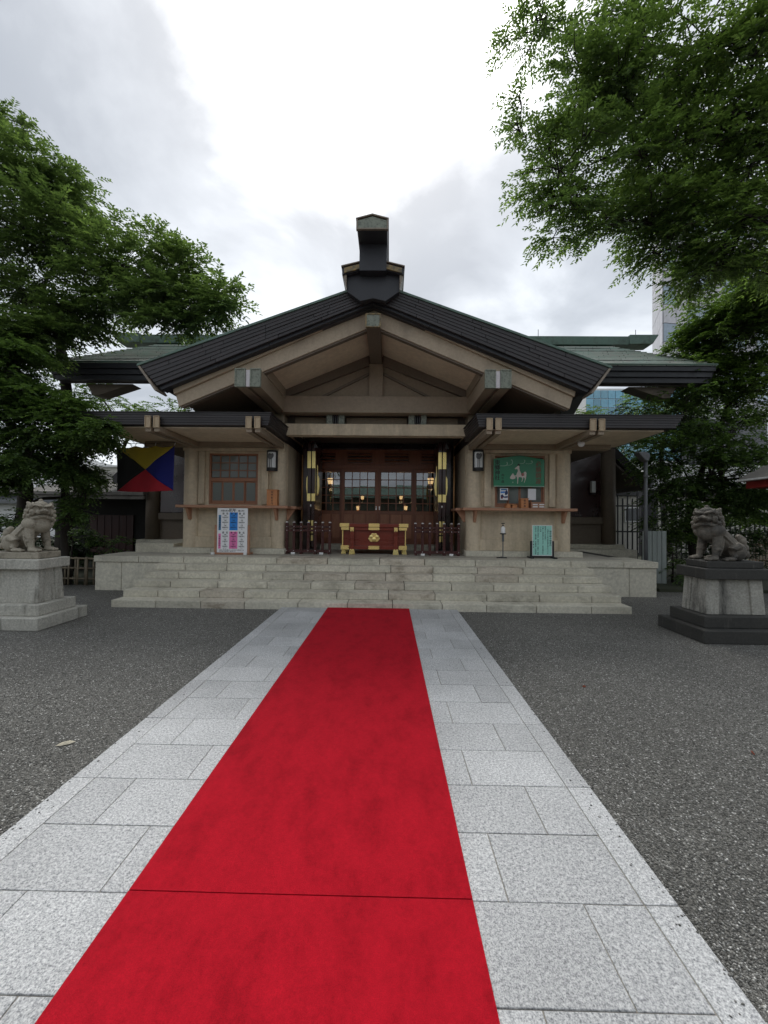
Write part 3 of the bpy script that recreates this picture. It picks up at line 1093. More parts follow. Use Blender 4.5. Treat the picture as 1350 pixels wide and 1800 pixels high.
# walls beside the gable above the wing roofs
for sx in (-1, 1):
    a, b_ = mir(sx, 2.46, 3.6)
    zz = [(sx * 2.46, 3.5), (sx * 3.6, 3.5), (sx * 3.6, Sz(3.6)), (sx * 2.46, Sz(2.46))]
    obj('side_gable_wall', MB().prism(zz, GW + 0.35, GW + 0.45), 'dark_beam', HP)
    obj('corner_post', MB().box(*mir(sx, 2.05, 2.41), GW + 0.05, GW + 0.42, 3.5, 3.884), 'beam', HP, 0.008)
# lower lintel with the dark gap and two bracket blocks above it
lin = obj('lintel', MB().box(-2.09, 2.09, GW - 0.02, GW + 0.22, 3.395, 3.65), 'plaster', HP, 0.008)
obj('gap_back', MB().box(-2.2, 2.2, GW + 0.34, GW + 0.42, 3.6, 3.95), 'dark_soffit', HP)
for x0, x1 in ((-1.86, -1.15), (-0.68, 0.70), (1.16, 1.86)):
    obj('gap_board', MB().box(x0, x1, GW + 0.27, GW + 0.33, 3.70, 3.86), 'beam', HP, 0.004)
for cx in (-0.90, 0.93):
    for q_ in (-0.135, 0.135):
        bo = obj('bracket_block', MB().box(cx + q_ - 0.065, cx + q_ + 0.065, GW + 0.02, GW + 0.26, 3.652, 3.864), 'patina_panel', HP, 0.005)
    for dx in (-0.045, 0.0, 0.045):
        obj('bracket_slat', MB().box(cx + dx - 0.012, cx + dx + 0.012, GW + 0.04, GW + 0.26, 3.652, 3.864), 'iron', bo)

# ridge: chevron cap and tall beam, both running forward over the gable
def chevron(w, z_edge, rise, t):
    return [(-w, z_edge), (0, z_edge + rise), (w, z_edge), (w, z_edge + t), (0, z_edge + rise + t), (-w, z_edge + t)]


rc = MB()
rc.prism([(-0.46, 5.53), (-0.22, 5.36), (0, 5.41), (0.22, 5.36), (0.46, 5.53), (0.46, 5.80), (0, 5.93), (-0.46, 5.80)], 6.90, 6.995)  # dark plate; its lower part stands for the overhang's shade on the fascia
rc.prism([(-0.46, 5.60), (0.46, 5.60), (0.46, 5.80), (0, 5.93), (-0.46, 5.80)], 7.32, 14.5)
rcap = obj('ridge_cap', rc, 'ridge_black', HP, 0.006)
cv = MB().prism(chevron(0.535, 5.765, 0.135, 0.125), 6.80, 14.4)
obj('ridge_cover', cv, 'ridge_black', rcap, 0.004)
obj('ridge_face', MB().prism(chevron(0.50, 5.785, 0.132, 0.085), 6.775, 6.799), 'gilt_rim', rcap, 0.003)
obj('ridge_edge', MB().prism(chevron(0.548, 5.892, 0.135, 0.016), 6.765, 14.3), 'cap_rim', rcap)  # pale strip; sun on the ridge edge is put into its colour
for sx in (-1, 1):
    s_ = MB().add([(sx * 0.54, 6.80, 5.76), (sx * 0.54, 6.80, 5.89), (sx * 0.47, 7.3, 5.89), (sx * 0.47, 7.3, 5.50)], [(0, 1, 2, 3)])
    pts = [(sx * 0.462, 5.55), (sx * 0.53, 5.78), (sx * 0.545, 5.88), (sx * 0.462, 5.88)]
    obj('ridge_side', MB().prism(pts, 6.83, 14.2), 'cap_rim', rcap)
rb = MB()
rb.prism([(-0.245, 6.26), (0.245, 6.26), (0.255, 6.43), (0, 6.50), (-0.255, 6.43)], 6.42, 14.6)
rbeam = obj('ridge_beam', rb, 'ridge_black', HP, 0.006)
rimp = MB().prism([(-0.235, 6.285), (0.235, 6.285), (0.237, 6.41), (0, 6.475), (-0.237, 6.41)], 6.395, 6.42)
obj('ridge_plate', rimp, 'patina_panel', rbeam, 0.003)
er = MB()
er.prism([(-0.268, 6.425), (0, 6.497), (0.268, 6.425), (0.268, 6.443), (0, 6.516), (-0.268, 6.443)], 6.38, 14.6)
er.box(-0.262, -0.238, 6.385, 6.44, 6.26, 6.425).box(0.238, 0.262, 6.385, 6.44, 6.26, 6.425)
er.box(-0.24, 0.24, 6.385, 6.44, 6.262, 6.282)
obj('ridge_rim', er, 'cap_rim', rbeam)  # pale rim colour stands for the sun-lit edge
obj('ridge_neck', MB().box(-0.232, 0.232, 6.735, 14.5, 5.80, 6.261), 'ridge_black', rbeam)

# ---- main hall behind: long roof, ridge across
MX = 8.45
EY, EZ, RY, RZ = 10.0, 5.50, 14.8, 8.06
mr = MB()
NCR = 16
for k in range(NCR):
    f0, f1 = k / NCR, (k + 1) / NCR
    y0, y1 = EY + (RY - EY) * f0, EY + (RY - EY) * f1
    z0, z1 = EZ + (RZ - EZ) * f0, EZ + (RZ - EZ) * f1
    mr.prism([(y0 - 0.03, z0 - 0.05), (y1 + 0.05, z1 - 0.03), (y1, z1 - 0.005), (y0 - 0.03, z0 + 0.012)], -MX + 0.002 * (k % 3), MX - 0.002 * (k % 3), 'x')
mroof = obj('main_roof', mr, 'shingle', HP)
back = MB().prism([(EY + 0.1, EZ - 0.08), (RY, RZ - 0.08), (RY + 5.0, EZ - 0.1), (RY + 5.0, EZ - 0.5), (RY, RZ - 0.45), (EY + 0.45, EZ - 0.40)], -MX + 0.1, MX - 0.1, 'x')
obj('roof_body', back, 'ridge_black', mroof)
for i in range(3):
    z1 = EZ - 0.035 - 0.132 * i
    b = MB().box(-MX + 0.05 * i, MX - 0.05 * i, EY + 0.06 * i, EY + 0.42, z1 - 0.131, z1)
    obj('fascia_board', b, 'ridge_black', mroof, 0.004)  # black colour carries the deep shadow on the eave face
obj('edge_sheet', MB().box(-MX - 0.02, MX + 0.02, EY - 0.05, EY + 0.1, EZ - 0.034, EZ + 0.005), 'patina', mroof, 0.003)
for sx in (-1, 1):
    pts = [(EY + 0.2, EZ - 0.40), (RY, RZ - 0.45), (RY, RZ - 0.03), (EY + 0.0, EZ - 0.03)]
    obj('gable_edge', MB().prism(pts, *mir(sx, MX - 0.10, MX + 0.01), 'x'), 'ridge_black', mroof)
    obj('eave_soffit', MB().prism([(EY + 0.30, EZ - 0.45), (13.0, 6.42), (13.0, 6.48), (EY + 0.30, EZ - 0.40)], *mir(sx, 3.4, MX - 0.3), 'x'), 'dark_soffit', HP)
    obj('eave_brace', MB().prism([(sx * 6.55, 5.08), (sx * 7.45, 4.78), (sx * 7.62, 4.78), (sx * 7.80, 5.08)], EY + 0.45, EY + 0.85), 'dark_beam', HP, 0.01)
mrid = MB().prism([(RY - 0.26, RZ - 0.05), (RY + 0.26, RZ - 0.05), (RY + 0.32, RZ + 0.23), (RY, RZ + 0.30), (RY - 0.32, RZ + 0.23)], -9.0, 9.0, 'x')
mrg = obj('main_ridge', mrid, 'patina', HP, 0.01)
for sx in (-1, 1):
    ee = MB().add([(sx * 9.0, RY - .30, RZ - .04), (sx * 9.0, RY + .30, RZ - .04), (sx * 9.0, RY + .33, RZ + .29), (sx * 9.0, RY - .33, RZ + .29),
                   (sx * 9.85, RY - .28, RZ - .02), (sx * 9.85, RY + .28, RZ - .02), (sx * 10.05, RY + .33, RZ + .295), (sx * 10.05, RY - .33, RZ + .295)],
                  [(0, 1, 5, 4), (1, 2, 6, 5), (2, 3, 7, 6), (3, 0, 4, 7), (4, 5, 6, 7), (3, 2, 1, 0)])
    obj('ridge_end', ee, 'patina', mrg, 0.01)
    for xx in (5.8, 9.4):
        obj('ridge_rod', MB().tube([(sx * xx, RY, RZ + .3), (sx * xx, RY, RZ + .62)], 0.012, 6), 'grey_metal', mrg)

# main hall walls behind the wings; deep eave shade put into their dark colour
for sx in (-1, 1):
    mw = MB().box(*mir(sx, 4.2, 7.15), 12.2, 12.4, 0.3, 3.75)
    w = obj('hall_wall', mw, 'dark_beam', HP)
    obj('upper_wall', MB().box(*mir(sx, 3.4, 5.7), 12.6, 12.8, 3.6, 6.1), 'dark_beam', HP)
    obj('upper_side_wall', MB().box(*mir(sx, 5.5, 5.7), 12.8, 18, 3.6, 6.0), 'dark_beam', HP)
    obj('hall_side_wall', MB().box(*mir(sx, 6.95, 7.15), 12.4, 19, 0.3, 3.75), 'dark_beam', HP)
    for xx in (5.3, 6.95):
        obj('hall_pillar', MB().lathe((sx * xx, 12.15, PT), [(0.2, 0), (0.2, 3.0)], 16), 'dark_beam', HP, smooth=True)
    obj('hall_dado', MB().box(*mir(sx, 5.52, 6.74), 12.08, 12.199, PT + 0.75, PT + 0.95), 'dark_beam', w)
    obj('hall_panel', MB().box(*mir(sx, 5.55, 6.70), 12.12, 12.199, PT + 0.97, PT + 3.0), 'dark_lacquer', w)
    obj('hall_base', MB().box(*mir(sx, 4.8, 7.3), 11.9, 12.3, PT + 0.0, PT + 0.14), 'stone', HP, 0.01)
    # low side roof sloping away from the hall
    sr = MB().prism([(sx * 6.8, 4.05), (sx * 8.15, 2.75), (sx * 8.10, 2.56), (sx * 7.9, 2.52), (sx * 6.8, 3.78)], 12.0, 19)
    so = obj('side_roof', sr, 'fascia', HP)
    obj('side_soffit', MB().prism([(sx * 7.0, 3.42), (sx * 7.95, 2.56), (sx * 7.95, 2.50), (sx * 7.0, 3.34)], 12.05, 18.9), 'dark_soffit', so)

# ---- wings (ticket windows) left and right of the porch
WY = 9.3


def wing(sx):
    xi, xo = 2.10, 4.53
    # round pillars
    for cx in (xi + 0.19, xo - 0.18):
        pl = obj('pillar', MB().lathe((sx * cx, WY + 0.07, PT + 0.12), [(0.185, 0), (0.185, 2.46)], 28), 'plaster', HP)
        smooth_angle(pl)
    # plinth stones
    for a, b_ in ((2.06, 2.9), (2.9, 3.75), (3.75, 4.70)):
        xa, xb = mir(sx, a, b_)
        obj('plinth_stone', MB().box(xa + .003, xb - .003, WY - 0.24, WY + 0.3, PT, PT + 0.125), 'stone', HP, 0.008)
    # wall with window opening
    wx0, wx1, wz0, wz1 = 2.78, 3.94, 1.85, 3.06
    w = MB()
    w.box(*mir(sx, xi + 0.05, wx0), WY + 0.02, WY + 0.2, PT + 0.1, 3.30)
    w.box(*mir(sx, wx1, xo - 0.05), WY + 0.02, WY + 0.2, PT + 0.1, 3.30)
    w.box(*mir(sx, wx0, wx1), WY + 0.02, WY + 0.2, PT + 0.1, wz0)
    w.box(*mir(sx, wx0, wx1), WY + 0.02, WY + 0.2, wz1, 3.30)
    wall = obj('wing_wall', w, 'plaster', HP)
    obj('wall_rail', MB().box(*mir(sx, xi + 0.32, xo - 0.31), WY - 0.055, WY + 0.019, PT + 0.126, PT + 0.38), 'plaster', wall, 0.008)
    obj('wall_lintel', MB().box(*mir(sx, xi + 0.02, xo - 0.02), WY - 0.10, WY + 0.019, 3.10, 3.28), 'plaster', wall, 0.008)
    for a, b_ in ((wx0 - 0.26, wx0 - 0.10), (wx1 + 0.08, wx1 + 0.22)):
        obj('wall_strip', MB().box(*mir(sx, a, b_), WY - 0.05, WY + 0.019, 1.86, 3.098), 'plaster', wall, 0.006)
    # inner and outer side walls, ceiling of the room
    obj('inner_wall', MB().box(*mir(sx, xi, xi + 0.12), WY + 0.1, 11.0, PT, 3.9), 'plaster', HP)
    obj('outer_wall', MB().box(*mir(sx, xo - 0.12, xo), WY + 0.1, 12.2, PT, 3.3), 'plaster', HP)
    obj('room_wall', MB().box(*mir(sx, xi + 0.13, xo - 0.13), 10.6, 10.7, PT, 3.3), 'grey_metal', HP)
    # window
    win = MB()
    fr = 0.045
    y0, y1 = WY + 0.03, WY + 0.10
    A, B = mir(sx, wx0, wx1)
    win.box(A, B, y0, y1, wz1 - fr, wz1).box(A, B, y0, y1, wz0, wz0 + fr)
    win.box(A, A + fr, y0, y1, wz0 + fr, wz1 - fr).box(B - fr, B, y0, y1, wz0 + fr, wz1 - fr)
    zm = 2.40
    win.box(A + fr, B - fr, y0 - 0.01, y1, zm, zm + 0.085)
    wo_ = obj('window', win, 'wood', HP, 0.004)
    lat = MB()
    nx_, nz_ = 5, 3
    ax, bx = A + fr, B - fr
    az, bz = zm + 0.085, wz1 - fr
    for i in range(1, nx_):
        xx = ax + (bx - ax) * i / nx_
        lat.box(xx - 0.011, xx + 0.011, y0 + 0.012, y0 + 0.045, az, bz)
    for j in range(1, nz_):
        zz = az + (bz - az) * j / nz_
        lat.box(ax, bx, y0 + 0.0135, y0 + 0.0435, zz - 0.011, zz + 0.011)
    obj('lattice', lat, 'wood', wo_)
    for i in range(nx_):
        for j in range(nz_):
            xx0, xx1 = ax + (bx - ax) * i / nx_, ax + (bx - ax) * (i + 1) / nx_
            zz0, zz1 = az + (bz - az) * j / nz_, az + (bz - az) * (j + 1) / nz_
            obj('pane', MB().box(xx0 + .0112, xx1 - .0112, y0 + 0.027, y0 + 0.031, zz0 + .0112, zz1 - .0112), 'dull_glass', wo_)
    # lower sliding panes: four sashes
    za, zb = wz0 + fr, zm
    n = 4
    for i in range(n):
        xx0, xx1 = ax + (bx - ax) * i / n, ax + (bx - ax) * (i + 1) / n
        yo = y0 + (0.005 if i in (1, 2) else 0.03)
        s_ = MB()
        q = 0.026
        s_.box(xx0 + .001, xx1 - .001, yo, yo + 0.022, za + .001, za + 0.05).box(xx0 + .001, xx1 - .001, yo, yo + 0.022, zb - q, zb - .001)
        s_.box(xx0 + .001, xx0 + q, yo, yo + 0.022, za + 0.05, zb - q).box(xx1 - q, xx1 - .001, yo, yo + 0.022, za + 0.05, zb - q)
        obj('sash', s_, 'wood', wo_, 0.002)
        obj('pane', MB().box(xx0 + q, xx1 - q, yo + 0.009, yo + 0.013, za + 0.05, zb - q), 'dull_glass', wo_)
    if sx < 0:
        for q_, (xa_, xb_, za_, zb_) in enumerate(((-3.87, -3.80, 2.13, 2.26), (-3.33, -3.13, 2.10, 2.24), (-2.88, -2.83, 2.12, 2.26))):
            obj('inner_sheet', MB().box(xa_, xb_, WY + 0.115, WY + 0.12, za_, zb_), 'paper', wo_)
    # shelf along front and inner side, with brackets
    sh = MB().box(*mir(sx, 1.97, 4.52), 8.93, WY - 0.06, 1.765, 1.825)
    sho = obj('counter_shelf', sh, 'shelf_wood', HP, 0.006)
    obj('side_shelf', MB().box(*mir(sx, 1.86, 2.098), WY - 0.055, 10.8, 1.765, 1.823), 'shelf_wood', HP, 0.006)
    for cx in (2.28, 4.30):
        b = MB().prism([(8.99, 1.764), (WY - 0.10, 1.764), (WY - 0.10, 1.50), (WY - 0.15, 1.49)], *mir(sx, cx - 0.03, cx + 0.03), 'x')
        obj('shelf_bracket', b, 'shelf_wood', sho, 0.004)
    b = MB().prism([(sx * 1.90, 1.764), (sx * 2.105, 1.764), (sx * 2.105, 1.50), (sx * 2.07, 1.49)], WY + 0.08, WY + 0.14)
    obj('shelf_bracket', b, 'shelf_wood', sho, 0.004)
    # wing roof: flat eave with layered fascia, paired rafters, pale soffit
    Y0, YF = 7.5, 12.6
    X0, X1 = 1.95, 5.80
    rf = MB().box(*mir(sx, X0 + 0.14, X1 - 0.16), Y0 + 0.14, YF, 3.30, 3.50)
    rfo = obj('wing_roof', rf, 'fascia', HP)
    NL = 5
    for i in range(NL):
        zt = 3.535 - 0.045 * i
        s = 0.013 * i
        ly = MB()
        ly.box(*mir(sx, X0 + s, X1 - 1.9 * s), Y0 + s * 0.6, Y0 + 0.25, zt - 0.0435, zt)
        ly.box(*mir(sx, X0 + s, X0 + 0.25), Y0 + 0.2505, 9.0, zt - 0.0435, zt)
        ly.box(*mir(sx, X1 - 0.25, X1 - 1.9 * s), Y0 + 0.2505, YF, zt - 0.0435, zt)
        obj('fascia_layer', ly, 'fascia', rfo, 0.003)
    obj('roof_sheet', MB().prism([(Y0 - 0.015, 3.536), (YF, 3.60), (YF, 3.63), (Y0 - 0.015, 3.552)], *mir(sx, X0 - 0.015, X1 + 0.015), 'x'), 'fascia', rfo)
    sof = MB().box(*mir(sx, X0 + 0.18, X1 - 0.24), Y0 + 0.16, WY + 0.02, 3.275, 3.299)
    obj('soffit_board', sof, 'soffit', rfo)
    obj('wall_plate', MB().box(*mir(sx, X0 + 0.20, X1 - 0.50), WY - 0.28, WY - 0.06, 3.17, 3.274), 'beam', rfo, 0.006)
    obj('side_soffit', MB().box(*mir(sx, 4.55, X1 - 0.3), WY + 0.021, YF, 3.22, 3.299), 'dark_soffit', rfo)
    for c0 in (2.135, 4.06):
        for dx in (0.0, 0.165):
            xa, xb = mir(sx, c0 + dx, c0 + dx + 0.105)
            rfa = obj('rafter', MB().box(xa, xb, Y0 - 0.02, WY - 0.05, 3.165, 3.27), 'beam', rfo, 0.005)
            rm = MB()
            zz0, zz1, t = 3.255, 3.462, 0.016
            zz0 -= 0.02
            rm.box(xa - .004, xb + .004, Y0 - .055, Y0 - .018, zz0, zz0 + t).box(xa - .004, xb + .004, Y0 - .055, Y0 - .018, zz1 - t, zz1)
            rm.box(xa - .004, xa - .004 + t, Y0 - .055, Y0 - .018, zz0 + t, zz1 - t).box(xb + .004 - t, xb + .004, Y0 - .055, Y0 - .018, zz0 + t, zz1 - t)
            rm.box(xa + .012, xb - .012, Y0 - .043, Y0 - .019, zz0 + t, zz1 - t)
            obj('rafter_cap', rm, 'tan_plate', rfo, 0.003)
    return rfo


wing(-1)
wing(1)

# ---- entrance: ceiling, back wall, frame, four glazed doors
DY = 11.0
obj('porch_ceiling', MB().box(-2.4, 2.4, GW + 0.23, DY + 0.2, 3.90, 3.98), 'dark_soffit', HP)
ew = MB().box(-2.1, 2.1, DY, DY + 0.15, 3.61, 3.9)
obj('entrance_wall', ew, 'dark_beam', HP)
fm = obj('door_frame', MB().box(-2.06, 2.06, DY - 0.14, DY + 0.02, 3.46, 3.61), 'black_lacquer', HP, 0.012)
for sx in (-1, 1):
    obj('frame_post', MB().box(*mir(sx, 1.90, 2.06), DY - 0.14, DY + 0.02, PT, 3.459), 'black_lacquer', fm, 0.01)
    obj('frame_post', MB().box(*mir(sx, 1.60, 1.70), DY - 0.10, DY + 0.02, PT + 0.1, 3.459), 'black_lacquer', fm, 0.01)
# transom with louvres
tr = MB().box(-1.9, 1.9, DY + 0.03, DY + 0.08, 2.94, 3.459)
tro = obj('transom', tr, 'door_wood', HP)
for cx in (-1.53, -0.51, 0.51, 1.53):
    f_ = MB()
    hw_, za, zb = 0.36, 3.10, 3.37
    obj('louvre_back', MB().box(cx - hw_ + 0.031, cx + hw_ - 0.031, DY + 0.0285, DY + 0.0296, za, zb), 'black_lacquer', tro)
    f_.box(cx - hw_, cx + hw_, DY + 0.005, DY + 0.029, za - 0.03, za).box(cx - hw_, cx + hw_, DY + 0.005, DY + 0.029, zb, zb + 0.03)
    f_.box(cx - hw_, cx - hw_ + 0.03, DY + 0.005, DY + 0.029, za, zb).box(cx + hw_ - 0.03, cx + hw_, DY + 0.005, DY + 0.029, za, zb)
    obj('louvre_frame', f_, 'door_wood', tro, 0.003)
    for k in range(3):
        z_ = za + 0.045 + k * 0.09
        obj('louvre', MB().prism([(DY + 0.008, z_ - 0.03), (DY + 0.028, z_ + 0.012), (DY + 0.028, z_ + 0.030), (DY + 0.008, z_ - 0.012)], cx - hw_ + 0.031, cx + hw_ - 0.031, 'x'), 'door_wood', tro)
obj('transom_rail', MB().box(-1.9, 1.9, DY - 0.01, DY + 0.0295, 2.93, 3.04), 'door_wood', tro, 0.004)
SZ = 0.87
obj('door_sill', MB().box(-2.05, 2.05, DY - 0.35, DY + 0.2, PT - 0.01, SZ - 0.005), 'stone', HP, 0.01)
obj('door_track', MB().box(-1.9, 1.9, DY - 0.03, DY + 0.1, SZ - 0.004, SZ + 0.03), 'door_wood', HP, 0.004)


def door(x0, x1, yo):
    z0, z1 = SZ + 0.031, 2.929
    st = 0.075
    d = MB()
    zg0, zg1 = 1.77, 2.85
    d.box(x0, x0 + st, yo, yo + 0.045, z0, z1).box(x1 - st, x1, yo, yo + 0.045, z0, z1)
    d.box(x0 + st, x1 - st, yo, yo + 0.045, zg1, z1).box(x0 + st, x1 - st, yo, yo + 0.045, zg0 - 0.09, zg0).box(x0 + st, x1 - st, yo, yo + 0.045, z0, z0 + 0.12)
    zl0, zl1 = z0 + 0.12, zg0 - 0.09
    ww = (x1 - x0 - 2 * st)
    a, b_ = x0 + st + ww * 0.30, x0 + st + ww * 0.70
    d.box(a - 0.025, a + 0.025, yo + 0.002, yo + 0.043, zl0, zl1).box(b_ - 0.025, b_ + 0.025, yo + 0.002, yo + 0.043, zl0, zl1)
    do = obj('door', d, 'door_wood', HP, 0.003)
    for q0, q1 in ((x0 + st, a - 0.025), (a + 0.025, b_ - 0.025), (b_ + 0.025, x1 - st)):
        obj('lower_panel', MB().box(q0, q1, yo + 0.016, yo + 0.03, zl0, zl1), 'panel_wood', do)
    nx_, nz_ = 4, 5
    ax, bx = x0 + st, x1 - st
    lat = MB()
    for i in range(1, nx_):
        xx = ax + (bx - ax) * i / nx_
        lat.box(xx - 0.011, xx + 0.011, yo + 0.008, yo + 0.038, zg0, zg1)
    for j in range(1, nz_):
        zz = zg0 + (zg1 - zg0) * j / nz_
        lat.box(ax, bx, yo + 0.0095, yo + 0.0365, zz - 0.011, zz + 0.011)
    obj('lattice', lat, 'door_wood', do)
    for i in range(nx_):
        for j in range(nz_):
            xx0, xx1 = ax + (bx - ax) * i / nx_ + .0112, ax + (bx - ax) * (i + 1) / nx_ - .0112
            zz0, zz1 = zg0 + (zg1 - zg0) * j / nz_ + .0112, zg0 + (zg1 - zg0) * (j + 1) / nz_ - .0112
            g_ = obj('glass_pane', MB().box(-(xx1 - xx0) / 2, (xx1 - xx0) / 2, -.002, .002, -(zz1 - zz0) / 2, (zz1 - zz0) / 2), 'glass', do)
            g_.location = ((xx0 + xx1) / 2, yo + 0.023, (zz0 + zz1) / 2)
            g_.rotation_euler = (random.gauss(0, 0.0015), 0, random.gauss(0, 0.0015))
    return do


for i, (a, b_) in enumerate(((-1.90, -0.985), (-1.005, -0.003), (0.003, 1.005), (0.985, 1.90))):
    do = door(a, b_, DY + (0.0 if i in (1, 2) else 0.05))
    if i in (1, 2):
        hx = -0.045 if i == 1 else 0.045
        obj('door_lock', MB().box(hx - 0.014, hx + 0.014, DY - 0.012, DY - 0.001, 1.80, 1.90), 'silver', do, 0.003)

# room behind the doors with lit lanterns
rm = MB()
rm.box(-2.2, 2.2, 17.0, 17.1, 0.8, 4.2)
rm.box(-2.3, -2.2, DY + 0.2, 17.0, 0.8, 4.2).box(2.2, 2.3, DY + 0.2, 17.0, 0.8, 4.2)
rm.box(-2.3, 2.3, DY + 0.2, 17.0, 4.2, 4.3).box(-2.3, 2.3, DY + 0.2, 17.0, 0.78, 0.86)
obj('inner_room', rm, 'dark_beam', HP)

# folded lacquered doors standing open on both sides, seen end-on
for sx, lab in ((-1, 'left'), (1, 'right')):
    x0, x1 = mir(sx, 1.515, 1.70)
    xm = (x0 + x1) / 2
    lf = MB().box(x0, xm - 0.008, 9.75, 10.80, SZ - 0.05, 3.45).box(xm + 0.008, x1, 9.752, 10.80, SZ - 0.05, 3.45)
    lo = obj('folded_door', lf, 'dark_lacquer', HP, 0.008)
    obj('door_post', MB().box(*mir(sx, 1.74, 1.86), 10.0, 10.85, PT, 3.45), 'dark_lacquer', HP, 0.008)
    obj('fold_foot', MB().box(xm - 0.08, xm + 0.08, 9.80, 10.7, PT, SZ - 0.052), 'iron', lo, 0.004)
    for za, zb in ((2.78, 3.20), (1.97, 2.16), (1.35, 1.50), (1.18, 1.32), (1.00, 1.14)):
        ins = 0.0 if za > 1.9 else 0.028
        for c0, c1 in ((x0 + ins, xm - 0.012), (xm + 0.012, x1 - ins)):
            obj('gold_band', MB().box(c0 - (0.006 if za > 1.9 else 0), c1, 9.738, 9.83, za, zb) if c1 <= xm else MB().box(c0, c1 + (0.006 if za > 1.9 else 0), 9.738, 9.83, za, zb), 'gold', lo, 0.005)
    for s2 in (-1, 1):
        hx = x0 - 0.012 if s2 < 0 else x1 + 0.012
        pr = [(hx, 2.90), (hx + s2 * 0.018, 2.86), (hx + s2 * 0.018, 2.64), (hx + s2 * 0.055, 2.56), (hx + s2 * 0.062, 2.34), (hx + s2 * 0.04, 2.16), (hx, 2.12)]
        obj('gold_hinge', MB().prism(pr, 9.95, 10.05), 'gold', lo, 0.004)
    obj('door_knob', MB().ball((xm, 9.73, 1.86), (0.02, 0.02, 0.035), 10, 6), 'silver', lo, smooth=True)
    obj('corner_ornament', MB().prism([(xm + 0.06, 3.28), (xm + 0.16, 3.28), (xm + 0.09, 3.43)], 9.72, 9.735), 'grey_metal', lo)

# security dome on the right soffit
q = thing('security_camera', 'white dome security camera under the eave of the right wing', 'camera', (4.27, 8.25, 3.09))
obj('camera_base', MB().lathe((4.27, 8.25, 3.19), [(0.085, 0), (0.085, 0.07)], 20), 'white_paint', q, 0.005)
obj('camera_dome', MB().lathe((4.27, 8.25, 3.08), [(0.02, 0), (0.05, 0.015), (0.065, 0.05), (0.07, 0.109)], 20), 'white_paint', q, smooth=True)

# ================================================================== THINGS ON THE PLATFORM
# ---- offering box
BX, BY = -0.03, 9.30
ob = thing('offering_box', 'dark red lacquered offering box with gold fittings in front of the doors', 'offering box', (BX, BY + 0.3, PT))
bw, bd = 0.745, 0.62
z0 = PT
obj('box_body', MB().box(BX - bw, BX + bw, BY + 0.075, BY + bd - 0.04, z0 + 0.13, z0 + 0.62), 'lacquer', ob, 0.006)
obj('top_rail', MB().box(BX - bw - 0.045, BX + bw + 0.045, BY - 0.02, BY + 0.10, z0 + 0.635, z0 + 0.715), 'lacquer', ob, 0.008)
obj('top_rail', MB().box(BX - bw - 0.045, BX + bw + 0.045, BY + bd - 0.10, BY + bd + 0.02, z0 + 0.635, z0 + 0.715), 'lacquer', ob, 0.008)
for sx in (-1, 1):
    obj('side_rail', MB().box(*sorted((BX + sx * (bw + 0.045), BX + sx * (bw - 0.075))), BY + 0.101, BY + bd - 0.101, z0 + 0.637, z0 + 0.712), 'lacquer', ob, 0.006)
for k in range(10):
    xx = BX - bw + 0.12 + k * (2 * bw - 0.24) / 9
    obj('grate_slat', MB().box(xx - 0.02, xx + 0.02, BY + 0.102, BY + bd - 0.102, z0 + 0.622, z0 + 0.69), 'lacquer', ob, 0.004)
obj('upper_moulding', MB().box(BX - bw - 0.015, BX + bw + 0.015, BY + 0.015, BY + 0.074, z0 + 0.56, z0 + 0.634), 'lacquer', ob, 0.005)
obj('base_rail', MB().box(BX - bw - 0.02, BX + bw + 0.02, BY + 0.005, BY + 0.074, z0 + 0.115, z0 + 0.20), 'lacquer', ob, 0.006)
for xx in (BX - 0.51, BX + 0.51):
    po = obj('front_post', MB().box(xx - 0.045, xx + 0.045, BY - 0.03, BY + 0.0735, z0 + 0.10, z0 + 0.634), 'lacquer', ob, 0.006)
    obj('post_fitting', MB().prism([(xx - .042, z0 + .63), (xx - .042, z0 + .55), (xx - .02, z0 + .52), (xx - .012, z0 + .555), (xx + .012, z0 + .555), (xx + .02, z0 + .52), (xx + .042, z0 + .55), (xx + .042, z0 + .63)], BY - 0.045, BY - 0.0305), 'gold_engraved', po, 0.003)
    obj('foot_fitting', MB().prism([(xx - .07, z0), (xx + .07, z0), (xx + .05, z0 + .12), (xx + .018, z0 + .125), (xx, z0 + .10), (xx - .018, z0 + .125), (xx - .05, z0 + .12)], BY - 0.055, BY + 0.08), 'gold', po, 0.005)
for sx in (-1, 1):
    xc = BX + sx * (bw - 0.05)
    def fit(z_a, z_b, over, name='corner_fitting'):
        xo = BX + sx * (bw + over)
        xi_ = BX + sx * (bw - 0.155)
        zm_ = (z_a + z_b) / 2
        pts = [(xo, z_a), (xi_, z_a), (xi_ - sx * 0.02, zm_ - 0.012), (xi_ + sx * 0.012, zm_), (xi_ - sx * 0.02, zm_ + 0.012), (xi_, z_b), (xo, z_b)]
        obj(name, MB().prism(pts, BY - 0.032, BY + 0.06), 'gold_engraved', ob, 0.004)
    fit(z0 + 0.638, z0 + 0.722, 0.055)
    fit(z0 + 0.565, z0 + 0.630, 0.022)
    fit(z0 + 0.110, z0 + 0.205, 0.026)
    obj('corner_strip', MB().box(*sorted((BX + sx * (bw + 0.004), BX + sx * (bw - 0.022))), BY + 0.03, BY + 0.07, z0 + 0.206, z0 + 0.564), 'gold_engraved', ob, 0.003)
    xx = BX + sx * (bw - 0.03)
    pts = [(xx - .06, z0), (xx + .06, z0), (xx + .035, z0 + .108), (xx - .035, z0 + .108)]
    obj('foot_fitting', MB().prism(pts, BY + 0.06, BY + 0.18), 'gold', ob, 0.005)
    obj('foot_fitting', MB().prism(pts, BY + bd - 0.18, BY + bd - 0.06), 'gold', ob, 0.005)
